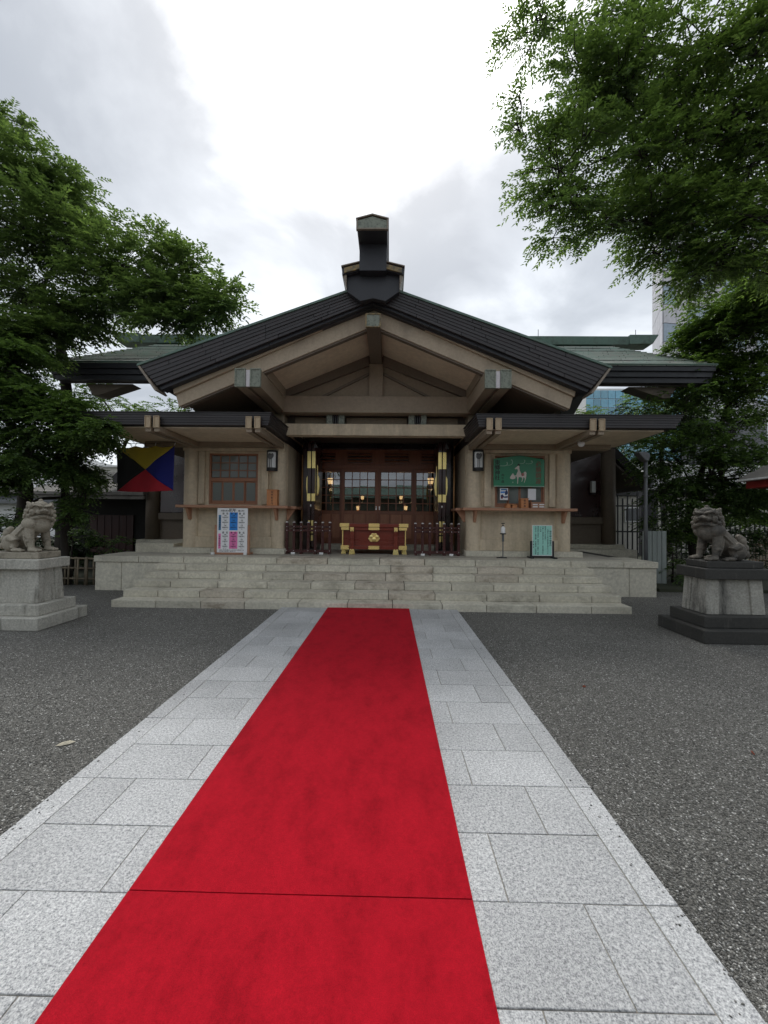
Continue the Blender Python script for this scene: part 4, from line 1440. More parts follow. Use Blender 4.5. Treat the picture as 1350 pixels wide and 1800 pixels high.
for z_a, z_b in ((0.640, 0.722), (0.566, 0.632), (0.115, 0.200)):
    a = z0 + z_a
    b_ = z0 + z_b
    m_ = (a + b_) / 2
    pts = [(BX - .11, a), (BX + .11, a), (BX + .135, a + .018), (BX + .12, m_), (BX + .135, b_ - .018), (BX + .11, b_), (BX - .11, b_), (BX - .135, b_ - .018), (BX - .12, m_), (BX - .135, a + .018)]
    obj('centre_fitting', MB().prism(pts, BY - 0.034, BY + 0.02), 'gold_engraved', ob, 0.004)
# leaf-shaped gold crest on the front
cz = z0 + 0.385
cr_ = MB()
leafs = [(0, -0.012, 0.078, 0.105), (-0.072, 0.03, 0.062, 0.07), (0.072, 0.03, 0.062, 0.07)]
pts = []
for k in range(48):
    a = 2 * math.pi * k / 48
    rr = 0.118 * (1 + 0.13 * math.cos(3 * a - math.pi / 2 * 3) + 0.05 * math.cos(6 * a) + 0.028 * math.cos(9 * a + 1.5))
    pts.append((BX + rr * math.cos(a) * 1.05, cz + rr * math.sin(a) * 0.86))
crest = obj('gold_crest', MB().prism(pts, BY + 0.035, BY + 0.0745), 'gold', ob, 0.008)
obj('crest_leaf', MB().ball((BX, BY + 0.036, cz - 0.03), (0.055, 0.028, 0.062), 14, 10), 'gold', crest, smooth=True)
for sx in (-1, 1):
    obj('crest_leaf', MB().ball((BX + sx * 0.068, BY + 0.038, cz + 0.03), (0.05, 0.02, 0.042), 14, 10), 'gold', crest, smooth=True)

# ---- two low lacquered fences
def lac_fence(xc, label):
    y = 9.22
    th = thing('low_fence', label, 'fence', (xc, y, PT), 'lacquered fences beside the offering box')
    n = 7
    w = 0.50
    for i in range(n):
        xx = xc - w + 2 * w * i / (n - 1)
        pk = obj('picket', MB().box(xx - 0.030, xx + 0.030, y, y + 0.05, PT + 0.035, PT + 0.725), 'fence_lacquer', th, 0.004)
        obj('picket_cap', MB().frustum((xx - .034, xx + .034, y - .004, y + .054), PT + .7255, (xx - .016, xx + .016, y + .014, y + .036), PT + .752), 'silver', pk, 0.002)
        for zz in (PT + 0.075, PT + 0.545, PT + 0.63):
            if (i + int(zz * 100)) % 3 != 0 or i in (0, n - 1):
                obj('rivet', MB().ball((xx, y - 0.002, zz), 0.010, 8, 6), 'silver', pk)
    for zz in (PT + 0.075, PT + 0.545, PT + 0.63):
        obj('fence_rail', MB().box(xc - w - 0.02, xc + w + 0.02, y + 0.012, y + 0.038, zz - 0.026, zz + 0.026), 'fence_lacquer', th, 0.003)
    for dx in (-0.49, -0.165, 0.165, 0.49):
        obj('fence_foot', MB().box(xc + dx - 0.03, xc + dx + 0.03, y - 0.05, y + 0.12, PT, PT + 0.034), 'fence_lacquer', th, 0.003)
    obj('bottom_rail', MB().box(xc - w - 0.03, xc + w + 0.03, y - 0.008, y + 0.058, PT + 0.0345, PT + 0.062), 'fence_lacquer', th, 0.003)
    for dx in (-0.33, 0.32):
        obj('white_pad', MB().box(xc + dx - 0.045, xc + dx + 0.045, y - 0.085, y - 0.052, PT, PT + 0.045), 'white_paint', th, 0.004)


lac_fence(-1.555, 'dark red lacquered picket fence left of the offering box')
lac_fence(1.43, 'dark red lacquered picket fence right of the offering box')

# ---- age table signboard on a wooden stand
sb = thing('notice_board', 'white number table with blue and pink columns on a stand below the left window', 'sign', (-3.36, 8.85, PT))
q0 = spot(382, 893, 8.85)
q1 = spot(434, 969, 8.85)
sx0, sx1, sz1, sz0 = q0.x, q1.x, q0.z, PT + 0.045
SY = 8.86
SW, SH = sx1 - sx0, sz1 - sz0
obj('panel', MB().box(sx0, sx1, SY, SY + 0.02, sz0, sz1), 'paper', sb, 0.003)


def U(u, v):
    """u, v from 0..1 on the zoomed sheet (v down)"""
    return sx0 + u * SW, sz1 - v * SH


def patch(name, u0, v0, u1, v1, mat, dy=0.0012):
    a, b_ = U(u0, v0), U(u1, v1)
    obj(name, MB().box(a[0], b_[0], SY - dy, SY - 0.0002, b_[1], a[1]), mat, sb)


patch('blue_column', 0.405, 0.095, 0.675, 0.50, 'blue_print')
patch('blue_bar', 0.045, 0.155, 0.125, 0.50, 'dull_blue_print')
patch('pink_column', 0.405, 0.525, 0.675, 0.915, 'pink_print')
patch('pink_bar', 0.045, 0.575, 0.125, 0.915, 'pink_print')
ink = MB()
ty = SY - 0.0022


def W(s, u, v, size, xs=1.0, bold=0.0, spacing=1.0):
    bold = bold * 1.6 + 0.0008
    x_, z_ = U(u, v)
    write(ink, s, x_, z_, size, ty, spacing, 'CENTER', bold, xs)


W('令和八年の', 0.245, 0.062, 0.044, 0.85, 0.0015)
W('厄年', 0.50, 0.052, 0.082, 1.0, 0.004)
W('（数え年）', 0.78, 0.062, 0.044, 0.85, 0.0015)
cols = (0.265, 0.54, 0.81)
for v, names in ((0.125, ('前厄', '本厄', '後厄')), (0.555, ('前厄', '本厄', '後厄'))):
    for u, s in zip(cols, names):
        W(s[0] + '　' + s[1], u, v, 0.052, 0.85, 0.002)
male = [[('24歳', '平成15年生', '未ひつじ'), ('25歳', '平成14年生', '午うま'), ('26歳', '平成13年生', '巳み')],
        [('41歳', '昭和61年生', '寅とら'), ('42歳', '昭和60年生', '丑うし'), ('43歳', '昭和59年生', '子ね')],
        [('60歳', '昭和42年生', '未ひつじ'), ('61歳', '昭和41年生', '午うま'), ('62歳', '昭和40年生', '巳み')]]
fem = [[('18歳', '平成21年生', '丑うし'), ('19歳', '平成20年生', '子ね'), ('20歳', '平成19年生', '亥い')],
       [('32歳', '平成7年生', '亥い'), ('33歳', '平成6年生', '戌いぬ'), ('34歳', '平成5年生', '酉とり')],
       [('36歳', '平成3年生', '未ひつじ'), ('37歳', '平成2年生', '午うま'), ('38歳', '平成元年生', '巳み')]]
for tab, v0 in ((male, 0.17), (fem, 0.597)):
    for i, row_ in enumerate(tab):
        for j, (a, b_, c_) in enumerate(row_):
            v = v0 + i * 0.114
            W(a, cols[j], v, 0.026, 0.95, 0.001)
            W(b_, cols[j], v + 0.041, 0.031, 0.86, 0.0015)
            W(c_, cols[j], v + 0.079, 0.022, 0.9, 0.0)
W(vtext('男性の厄年'), 0.085, 0.33, 0.042, 0.9, 0.0015, 1.15)
W(vtext('女性の厄年'), 0.085, 0.745, 0.042, 0.9, 0.0015, 1.15)
W('＊厄年は、数え年で数えます。誕生日前の方は満年齢に二歳、', 0.49, 0.945, 0.021, 0.98, 0.0008)
W('誕生日後の方は満年齢に一歳を加えます。', 0.36, 0.972, 0.021, 0.95, 0.0008)
obj('lettering', ink, 'ink', sb)
for a, b_ in ((sx0 - 0.055, sx0 - 0.004), (sx1 + 0.004, sx1 + 0.055)):
    obj('stand_post', MB().box(a, b_, SY - 0.01, SY + 0.035, PT + 0.03, PT + 0.66), 'shelf_wood', sb, 0.004)
obj('stand_rail', MB().box(sx0 - 0.055, sx1 + 0.055, SY - 0.02, SY + 0.04, PT, PT + 0.044), 'shelf_wood', sb, 0.004)
for xx in (sx0 - 0.03, sx1 + 0.03):
    obj('stand_foot', MB().box(xx - 0.03, xx + 0.03, SY + 0.041, SY + 0.30, PT, PT + 0.04), 'shelf_wood', sb, 0.004)
for xx in (sx0 - 0.07, sx1 - 0.02):
    obj('white_pad', MB().box(xx - 0.035, xx + 0.035, SY - 0.075, SY - 0.025, PT, PT + 0.05), 'white_paint', sb, 0.004)

# ---- mint notice on a black stand, right
mb_ = thing('notice_stand', 'mint green card with columns of small writing in a black stand', 'sign', (3.52, 8.9, PT))
NY = 8.86
m0, m1 = spot(936, 923, NY), spot(970, 974, NY)
obj('card', MB().box(m0.x, m1.x, NY, NY + 0.012, PT + 0.055, m0.z), 'mint', mb_, 0.002)
fr_ = MB()
fr_.box(m0.x - .006, m0.x + .006, NY - .003, NY - .0002, PT + .055, m0.z).box(m1.x - .006, m1.x + .006, NY - .003, NY - .0002, PT + .055, m0.z)
fr_.box(m0.x + .0061, m1.x - .0061, NY - .003, NY - .0002, m0.z - .012, m0.z).box(m0.x + .0061, m1.x - .0061, NY - .003, NY - .0002, PT + .055, PT + .067)
obj('card_edge', fr_, 'white_paint', mb_)
ik = MB()
mw_, mh_ = m1.x - m0.x, m0.z - PT - 0.055
lines = [('御祈願の御案内', 0.93, 0.17, 0.050, 1.0), ('当神社では毎日御祈願を執り行っております', 0.79, 0.13, 0.033, 0.98),
         ('御希望の方は社務所へ', 0.66, 0.03, 0.033, 0.98), ('本殿にて御祈願を承ります　受付時間は九時', 0.54, 0.03, 0.033, 1.0),
         ('より四時', 0.42, 0.03, 0.033, 1.0), ('御祈祷料の御案内　家内安全・厄除け・安産祈願', 0.29, 0.03, 0.033, 0.97),
         ('交通安全・必勝祈願　社運隆昌・学業成就', 0.165, 0.03, 0.033, 1.0)]
for s, u, v, sz, sp in lines:
    n_ = len(s)
    hgt = sz * 1.0 * sp
    for i, ch in enumerate(s):
        zz = m0.z - v * mh_ - (i + 0.6) * hgt
        if ch != '　' and zz > PT + 0.075:
            write(ik, ch, m0.x + u * mw_, zz, sz * 0.95, NY - 0.0012, 1.0, 'CENTER', 0.001)
for i, ch in enumerate('社務所'):
    write(ik, ch, m0.x + 0.045 * mw_, m0.z - 0.55 * mh_ - i * 0.06, 0.034, NY - 0.0012, 1.0, 'CENTER', 0.001)
obj('lettering', ik, 'ink', mb_)
for a, b_ in ((m0.x - 0.045, m0.x - 0.007), (m1.x + 0.007, m1.x + 0.045)):
    obj('stand_post', MB().box(a, b_, NY - 0.015, NY + 0.03, PT + 0.05, PT + 0.38), 'iron', mb_, 0.004)
obj('stand_rail', MB().box(m0.x - 0.045, m1.x + 0.045, NY - 0.02, NY + 0.035, PT + 0.015, PT + 0.050), 'iron', mb_, 0.004)
for xx in (m0.x - 0.04, m1.x + 0.04):
    obj('stand_foot', MB().box(xx - 0.03, xx + 0.03, NY - 0.14, NY + 0.15, PT, PT + 0.03), 'iron', mb_, 0.004)

# ---- hand sanitiser stand
HX, HY = spot(884, 975, 8.78).x, 8.78
hs = thing('sanitizer_stand', 'thin metal stand with a white pump bottle beside the mint notice', 'dispenser', (HX, HY, PT))
obj('stand_pole', MB().tube([(HX, HY, PT + .01), (HX, HY, PT + .36)], 0.012, 10), 'grey_metal', hs)
obj('stand_sleeve', MB().tube([(HX, HY, PT + .36), (HX, HY, PT + .52)], 0.026, 10), 'grey_metal', hs)
obj('stand_foot', MB().tube([(HX - .14, HY - .02, PT + .012), (HX, HY, PT + .012), (HX + .08, HY - .03, PT + .012)], 0.012, 8), 'iron', hs)
obj('stand_foot', MB().tube([(HX, HY + .14, PT + .012), (HX, HY, PT + .012)], 0.012, 8), 'iron', hs)
obj('bottle_holder', MB().box(HX - .055, HX + .055, HY - .045, HY + .045, PT + .52, PT + .545), 'iron', hs, 0.004)
bt = obj('bottle', MB().lathe((HX, HY, PT + .546), [(.044, 0), (.046, .01), (.046, .115), (.036, .13), (.017, .14), (.017, .155)], 18), 'white_paint', hs, smooth=True)
obj('bottle_pump', MB().lathe((HX, HY, PT + .7015), [(.02, 0), (.02, .02), (.006, .022), (.006, .05)], 12).box(HX - .035, HX + .035, HY - .012, HY + .012, PT + .75, PT + .768), 'iron', bt)

# ---- votive-tablet board over the right window
EYY = 9.16
e0, e1 = spot(868, 806, EYY), spot(957, 856, EYY)
eb = thing('votive_board', 'large green votive board with a white horse over the right window', 'board', ((e0.x + e1.x) / 2, EYY, e1.z))
ew_, ez0, ez1 = e1.x - e0.x, e1.z, e0.z
ecx = (e0.x + e1.x) / 2
top = [(e0.x, ez1 - 0.005), (ecx - 0.28, ez1 + 0.035), (ecx - 0.1, ez1 + 0.065), (ecx, ez1 + 0.07), (ecx + 0.1, ez1 + 0.065), (ecx + 0.28, ez1 + 0.035), (e1.x, ez1 - 0.015)]
obj('panel', MB().prism([(e0.x, ez0), (e1.x, ez0)] + top[::-1], EYY, EYY + 0.03), 'ema_green', eb, 0.003)
obj('panel_edge', MB().box(e0.x, e1.x, EYY - 0.006, EYY - 0.0005, ez0, ez0 + 0.02), 'pale_green_print', eb)


def E(u, v):  # zoomed picture coordinates on the board
    return (e0.x + (u - 105) / 1090.0 * ew_, ez0 + (715 - v) / 585.0 * (ez1 - ez0))


def flat(name, pts, mat, k=0):
    obj(name, MB().prism([E(*p_) for p_ in pts], EYY - 0.0022 - 0.0008 * k, EYY - 0.0004 - 0.0008 * k), mat, eb)


flat('horse', [(555, 338), (575, 318), (610, 290), (635, 273), (655, 290), (655, 340), (667, 380), (692, 430), (702, 478), (735, 488), (750, 455), (748, 418), (770, 400), (795, 402), (809, 430), (806, 480), (797, 545), (783, 585), (766, 628), (756, 626), (774, 570), (768, 530), (746, 512), (735, 548), (713, 612), (702, 606), (719, 550), (704, 516), (642, 514), (633, 560), (626, 652), (612, 652), (612, 560), (598, 502), (562, 500), (556, 486), (590, 475), (600, 440), (620, 400), (623, 362), (605, 345), (575, 350)], 'cream_print')
flat('bell', [(520, 430), (545, 470), (570, 510), (575, 535), (545, 555), (500, 560), (460, 545), (455, 525), (480, 480), (505, 445)], 'cream_print')
flat('saddle', [(702, 436), (735, 424), (757, 430), (762, 478), (706, 490)], 'saddle_red', 2)
flat('saddle_star', [(722, 440), (748, 440), (735, 470)], 'cream_print', 4)
flat('mane', [(612, 262), (625, 240), (650, 235), (664, 255), (660, 278), (636, 272), (618, 282)], 'ink', 2)
flat('flower', [(505, 615), (520, 607), (532, 622), (524, 640), (506, 638)], 'pale_green_print')


def stroke(pts, w0):
    P = [Vector(E(*p_)) for p_ in pts]
    L, Rr = [], []
    n_ = len(P)
    for i, p_ in enumerate(P):
        d = (P[min(i + 1, n_ - 1)] - P[max(i - 1, 0)]).normalized()
        nn = Vector((-d.y, d.x)) * w0 * (0.35 + 0.65 * i / (n_ - 1))
        L.append(p_ + nn)
        Rr.append(p_ - nn)
    m = MB()
    vs = [(a.x, EYY - 0.0015, a.y) for a in L] + [(a.x, EYY - 0.0015, a.y) for a in Rr]
    m.add(vs, [(i, i + 1, i + 1 + n_, i + n_) for i in range(n_ - 1)])
    obj('cloud_line', m, 'pale_green_print', eb)


stroke([(235, 280), (300, 282), (345, 280), (380, 268), (398, 245), (396, 220), (384, 205)], 0.011)
stroke([(390, 270), (450, 265), (485, 252), (507, 225), (508, 190), (498, 165), (478, 150)], 0.011)
stroke([(660, 225), (710, 230), (740, 226), (765, 205), (772, 180), (766, 155)], 0.011)
stroke([(790, 230), (850, 235), (900, 230), (932, 212), (940, 192), (925, 178), (905, 176)], 0.011)
ik = MB()
for i, ch in enumerate('東郷神社'):
    x_, z_ = E(180, 215 + i * 108)
    write(ik, ch, x_, z_, 0.125, EYY - 0.0018, 1.0, 'CENTER', 0.006)
for i, ch in enumerate('丙午歳'):
    x_, z_ = E(300, 480 + i * 66)
    write(ik, ch, x_, z_, 0.068, EYY - 0.0018, 1.0, 'CENTER', 0.003)
obj('lettering', ik, 'ink', eb)
ik = MB()
for i, ch in enumerate('必勝開運'):
    x_, z_ = E(1062, 245 + i * 122)
    write(ik, ch, x_, z_, 0.135, EYY - 0.0018, 1.0, 'CENTER', 0.006)
obj('red_lettering', ik, 'rust_ink', eb)

# ---- small papers and boxes at the right counter
def paper(px0, py0, px1, py1, Y, label, blue=False):
    a, b_ = spot(px0, py0, Y), spot(px1, py1, Y)
    t_ = thing('poster' if blue else 'paper_sheet', label, 'poster' if blue else 'paper', ((a.x + b_.x) / 2, Y, b_.z))
    obj('sheet', MB().box(a.x, b_.x, Y, Y + 0.004, b_.z, a.z), 'paper', t_)
    if blue:
        w_, h_ = b_.x - a.x, a.z - b_.z
        def pp(u, v):
            return (a.x + u * w_, a.z - v * h_)
        for nm, pts, mt in (('title_mark', [(.12, .06), (.85, .05), (.85, .17), (.12, .19)], 'dull_blue_print'),
                            ('blue_band', [(.08, .28), (.60, .26), (.60, .40), (.08, .42)], 'blue_print'),
                            ('dark_figure', [(.62, .30), (.80, .14), (.97, .30), (.97, .48), (.72, .60), (.60, .52)], 'navy_print'),
                            ('dark_wave', [(.10, .60), (.30, .52), (.50, .70), (.97, .66), (.97, .80), (.60, .82), (.36, .78), (.30, .90), (.10, .86)], 'navy_print'),
                            ('red_spot', [(.14, .76), (.30, .70), (.36, .82), (.24, .92)], 'saddle_red')):
            k_ = 0.0012 if nm != 'red_spot' else 0.0022
            obj(nm, MB().prism([pp(*p_) for p_ in pts], Y - k_, Y - 0.0002 - (0.001 if nm == 'red_spot' else 0)), mt, t_)


paper(879, 858, 893, 879, 9.24, 'small blue and white poster on the right window below the votive board', True)
paper(928, 859, 942, 879, 9.24, 'blank white sheet of paper on the right window below the votive board')

CT = 1.826


def small_box(px0, px1, h, name, label, cat, text=None, slant=False, mat='box_wood', y0=8.98, d=0.16):
    a, b_ = spot(px0, 885, y0).x, spot(px1, 885, y0).x
    t_ = thing(name, label, cat, ((a + b_) / 2, y0 + d / 2, CT))
    if slant:
        obj('box_body', MB().prism([(a, CT), (b_, CT), (b_, CT + h * 0.75), (a + 0.02, CT + h)], y0, y0 + d), mat, t_, 0.004)
        obj('box_lid', MB().prism([(a - .004, CT + h + .002), (b_ + .004, CT + h * .75 + .002), (b_ + .004, CT + h * .75 + .018), (a - .004, CT + h + .018)], y0 - .005, y0 + d + .005), mat, t_, 0.003)
    else:
        obj('box_body', MB().box(a, b_, y0, y0 + d, CT, CT + h), mat, t_, 0.005)
        obj('box_lid', MB().box(a - .008, b_ + .008, y0 - .008, y0 + d + .008, CT + h + .0005, CT + h + .022), mat, t_, 0.004)
    if text:
        m = MB()
        n_ = len(text)
        for i, ch in enumerate(text):
            write(m, ch, (a + b_) / 2, CT + h * (1 - (i + 0.6) / (n_ + 0.3)), h / n_ * 0.72, y0 - 0.001, 1.0, 'CENTER', 0.001)
        obj('lettering', m, 'ink', t_)
    return t_, a, b_


small_box(468.5, 487, 0.345, 'fortune_box', 'upright orange-brown wooden box on the left counter', 'box', '御神籤百円')
small_box(916, 929, 0.20, 'fortune_box', 'upright orange-brown wooden box on the right counter', 'box', '御神籤')
small_box(890, 898, 0.085, 'slip_box', 'small sloped wooden box at the left of the right counter', 'box', None, True)
small_box(900, 909, 0.07, 'slip_box', 'flat wooden box topped with white paper on the right counter', 'box', None, True)
t_, a, b_ = small_box(934, 957, 0.115, 'amulet_tray', 'low wooden box with white slips on the right counter', 'box', mat='shelf_wood')
for i in range(2):
    for j in range(2):
        xx = a + 0.03 + i * (b_ - a) * 0.5
        obj('white_slip', MB().box(xx, xx + 0.11, 8.972, 8.9785, CT + 0.02 + j * 0.05, CT + 0.045 + j * 0.05), 'white_paint', t_)

# ---- wall lamps
def wall_lamp(px, label, Y=9.12, y_off=0.0):
    c = spot(px, 827, Y)
    x, z = c.x, c.z
    t_ = thing('wall_lamp', label, 'lamp', (x, Y, z), 'lamps on the wing pillars')
    hw_, hh = 0.115, 0.47
    def half(r_, za, zb, n=16):
        pts = [(x + r_ * math.cos(math.pi * k / n), Y + 0.02 - r_ * 0.8 * math.sin(math.pi * k / n)) for k in range(n + 1)]
        return MB().prism(pts, za, zb, 'z')
    obj('diffuser', half(hw_ - 0.015, z + 0.065, z + hh - 0.05), 'lamp_white', t_)
    obj('lamp_rim', half(hw_, z + 0.02, z + 0.065), 'iron', t_, 0.004)
    obj('lamp_rim', half(hw_, z + hh - 0.05, z + hh - 0.005), 'iron', t_, 0.004)
    obj('lamp_foot', half(hw_ - 0.02, z - 0.005, z + 0.0195), 'iron', t_)
    obj('back_plate', MB().box(x - hw_ - 0.012, x + hw_ + 0.012, Y + 0.021, Y + 0.05, z - 0.01, z + hh), 'iron', t_, 0.004)
    yf = Y - 0.075
    orn = MB()
    orn.ball((x - 0.012, yf + 0.002, z + 0.31), (0.058, 0.012, 0.062), 16, 10)
    orn.ball((x - 0.03, yf + 0.006, z + 0.345), (0.04, 0.010, 0.045), 12, 8).ball((x + 0.03, yf + 0.004, z + 0.34), (0.034, 0.010, 0.05), 12, 8)
    obj('fan_ornament', orn, 'grey_metal', t_)
    obj('ornament_stem', MB().tube([(x - 0.03, yf + 0.005, z + 0.066), (x - 0.03, yf + 0.003, z + 0.26)], 0.007, 8).tube([(x + 0.012, yf + 0.005, z + 0.066), (x + 0.012, yf + 0.003, z + 0.26)], 0.007, 8), 'grey_metal', t_)
    for sx in (-1, 1):
        obj('lamp_bar', MB().box(x + sx * (hw_ - 0.012) - 0.007, x + sx * (hw_ - 0.012) + 0.007, Y - 0.012, Y + 0.012, z + 0.065, z + hh - 0.05), 'iron', t_)


wall_lamp(477.5, 'black framed white wall lamp on the left wing pillar beside the porch')
wall_lamp(841, 'black framed white wall lamp on the right wing pillar beside the porch')
c = spot(1042, 866, 12.0)
t_ = thing('wall_lamp', 'plain white oblong lamp on the dark wall behind the right wing', 'lamp', (c.x, 12.0, c.z))
obj('diffuser', MB().box(c.x - .06, c.x + .06, 11.94, 12.06, c.z, c.z + 0.34), 'lamp_white', t_, 0.01)
obj('lamp_rim', MB().box(c.x - .066, c.x + .066, 11.93, 12.07, c.z - .05, c.z - .001), 'iron', t_, 0.005)

# ---- lit lanterns hanging inside
for px, py, D_, s, lab in ((581, 846, 12.2, 1.6, 'large lit lantern behind the left door panes'), (757, 846, 12.2, 1.6, 'large lit lantern behind the right door panes'),
                           (637, 875, 14.0, 1.0, 'upper of two small lit lanterns behind the left middle door'), (629.5, 893, 14.0, 1.15, 'lower of two small lit lanterns behind the left middle door'),
                           (705, 875, 14.0, 1.0, 'upper of two small lit lanterns behind the right middle door'), (713, 893, 14.0, 1.15, 'lower of two small lit lanterns behind the right middle door')):
    c = spot(px, py, D_)
    t_ = thing('hanging_lantern', lab, 'lantern', (c.x, c.y, c.z - 0.08), 'lanterns inside the hall')
    obj('lantern_glass', MB().lathe((c.x, c.y, c.z - 0.055 * s), [(0.042 * s, 0), (0.062 * s, 0.11 * s)], 6), 'lamp_glow', t_)
    obj('lantern_cap', MB().lathe((c.x, c.y, c.z + 0.057 * s), [(0.078 * s, 0), (0.02 * s, 0.045 * s)], 6), 'wood', t_)
    obj('lantern_base', MB().lathe((c.x, c.y, c.z - 0.08 * s), [(0.03 * s, 0), (0.046 * s, 0.024 * s)], 6), 'wood', t_)
    obj('lantern_chain', MB().tube([(c.x, c.y, c.z + 0.1 * s), (c.x, c.y, 4.2)], 0.005, 5), 'iron', t_)
    ld = bpy.data.lights.new('lantern_light', 'POINT')
    ld.energy = 1.2 * s
    ld.color = (1.0, 0.62, 0.32)
    ld.shadow_soft_size = 0.05
    lo_ = bpy.data.objects.new('lantern_light', ld)
    C.objects.link(lo_)
    lo_.location = (c.x, c.y, c.z - 0.16 * s)

# ---- signal flag under the left eave
FY = 8.9
fa, fb, fc, fd = spot(204, 784, FY), spot(306, 783, FY), spot(203, 863, FY), spot(304, 862, FY)
fl = thing('signal_flag', 'square flag of yellow, blue, red and black triangles hanging under the left eave', 'flag', ((fa.x + fb.x) / 2, FY, fc.z))


def flag_pt(u, v):
    a = fa.lerp(fb, u)
    b_ = fc.lerp(fd, u)
    p_ = a.lerp(b_, v)
    sag = 0.045 * (abs(math.sin(math.pi * 3 * u))) * (1 - v) ** 2
    drop = 0.03 * math.sin(math.pi * u) * v
    yy = FY + 0.035 * math.sin(5.5 * u + 1.2 * v) * (0.3 + v) + 0.02 * math.sin(13 * u + 2 * v)
    return (p_.x + 0.01 * math.sin(4 * v + u), yy, p_.z - sag - drop)


N = 26
quart = {'yellow': [], 'black': [], 'blue': [], 'red': []}
for i in range(N):
    for j in range(N):
        u0, u1, v0, v1 = i / N, (i + 1) / N, j / N, (j + 1) / N
        um, vm = (u0 + u1) / 2, (v0 + v1) / 2
        cor = [(u0, v0), (u1, v0), (u1, v1), (u0, v1)]
        for k in range(4):
            tri = [cor[k], cor[(k + 1) % 4], (um, vm)]
            cu_, cv_ = sum(p_[0] for p_ in tri) / 3, sum(p_[1] for p_ in tri) / 3
            if cv_ < cu_ and cv_ < 1 - cu_:
                q_ = 'yellow'
            elif cv_ > cu_ and cv_ > 1 - cu_:
                q_ = 'red'
            elif cu_ < 0.5:
                q_ = 'black'
            else:
                q_ = 'blue'
            quart[q_].append(tri)
for q_, tris in quart.items():
    m = MB()
    idx = {}
    for tri in tris:
        f_ = []
        for p_ in tri:
            key = (round(p_[0], 5), round(p_[1], 5))
            if key not in idx:
                idx[key] = len(m.v)
                m.v.append(flag_pt(*p_))
            f_.append(idx[key])
        m.f.append(tuple(f_[::-1]))
    o = obj(q_ + '_triangle', m, 'flag_' + q_, fl, smooth=True)
    sol = o.modifiers.new('cloth', 'SOLIDIFY')
    sol.thickness = 0.003
for u in (0.0, 1 / 3, 2 / 3, 1.0):
    p_ = flag_pt(u, 0)
    obj('flag_tie', MB().tube([p_, (p_[0] + 0.01, FY + 0.02, p_[2] + 0.07)], 0.006, 6), 'white_paint', fl)
obj('flag_cord', MB().tube([(fa.x - 0.3, FY + 0.02, fa.z + 0.075), ((fa.x + fb.x) / 2, FY + 0.02, fa.z + 0.06), (fb.x + 0.12, FY + 0.02, fb.z + 0.075)], 0.006, 6), 'iron', fl)

# ================================================================== GUARDIAN LIONS
def pedestal(sx, dy, mats, label):
    th = thing('stone_pedestal', label, 'pedestal', (sx * 4.92, 5.70 + dy, 0), 'pedestals of the guardian lions')
    tiers = [(4.34, 5.50, 5.26, 6.14, 0, 0.17), (4.43, 5.41, 5.37, 6.02, 0.171, 0.325)]
    for (a, b_, y0, y1, z0, z1), nm in zip(tiers, ('lower_tier', 'upper_tier')):
        xa, xb = mir(sx, a, b_)
        obj(nm, MB().box(xa, xb, y0 + dy, y1 + dy, z0, z1), mats[0], th, 0.012)
    # tapered shaft: recessed core and raised corner strips
    xa, xb = mir(sx, 4.53, 5.31)
    y0, y1 = 5.47 + dy, 5.92 + dy
    zb, zt, tp = 0.326, 0.795, 0.024
    obj('shaft_core', MB().frustum((xa + .025, xb - .025, y0 + .025, y1 - .025), zb, (xa + .025 + tp, xb - .025 - tp, y0 + .025 + tp, y1 - .025 - tp), zt), mats[1], th, 0.004)
    for cx in (0, 1):
        for cy in (0, 1):
            wx, wy = 0.17, 0.13
            A = (xa if not cx else xb - wx, xa + wx if not cx else xb, y0 if not cy else y1 - wy, y0 + wy if not cy else y1)
            ox = tp if not cx else -tp
            oy = tp if not cy else -tp
            B = (A[0] + ox, A[1] + ox, A[2] + oy, A[3] + oy)
            obj('corner_strip', MB().frustum(A, zb, B, zt), mats[1], th, 0.01)
    xa, xb = mir(sx, 4.485, 5.36)
    obj('cap_stone', MB().box(xa, xb, 5.42 + dy, 5.96 + dy, 0.796, 0.935), mats[2], th, 0.012)
    xa, xb = mir(sx, 4.56, 5.31)
    return obj('statue_base', MB().box(xa, xb, 5.49 + dy, 5.88 + dy, 0.936, 1.028), mats[3], th, 0.012)


pedestal(-1, 0.0, ('ped_pale', 'ped_pale', 'ped_pale', 'lion_pale'), 'pale grey granite pedestal under the left guardian lion')
pedestal(1, -0.12, ('ped_dark', 'ped_mottled', 'ped_dark', 'ped_dark'), 'blackened granite pedestal with pale shaft under the right guardian lion')


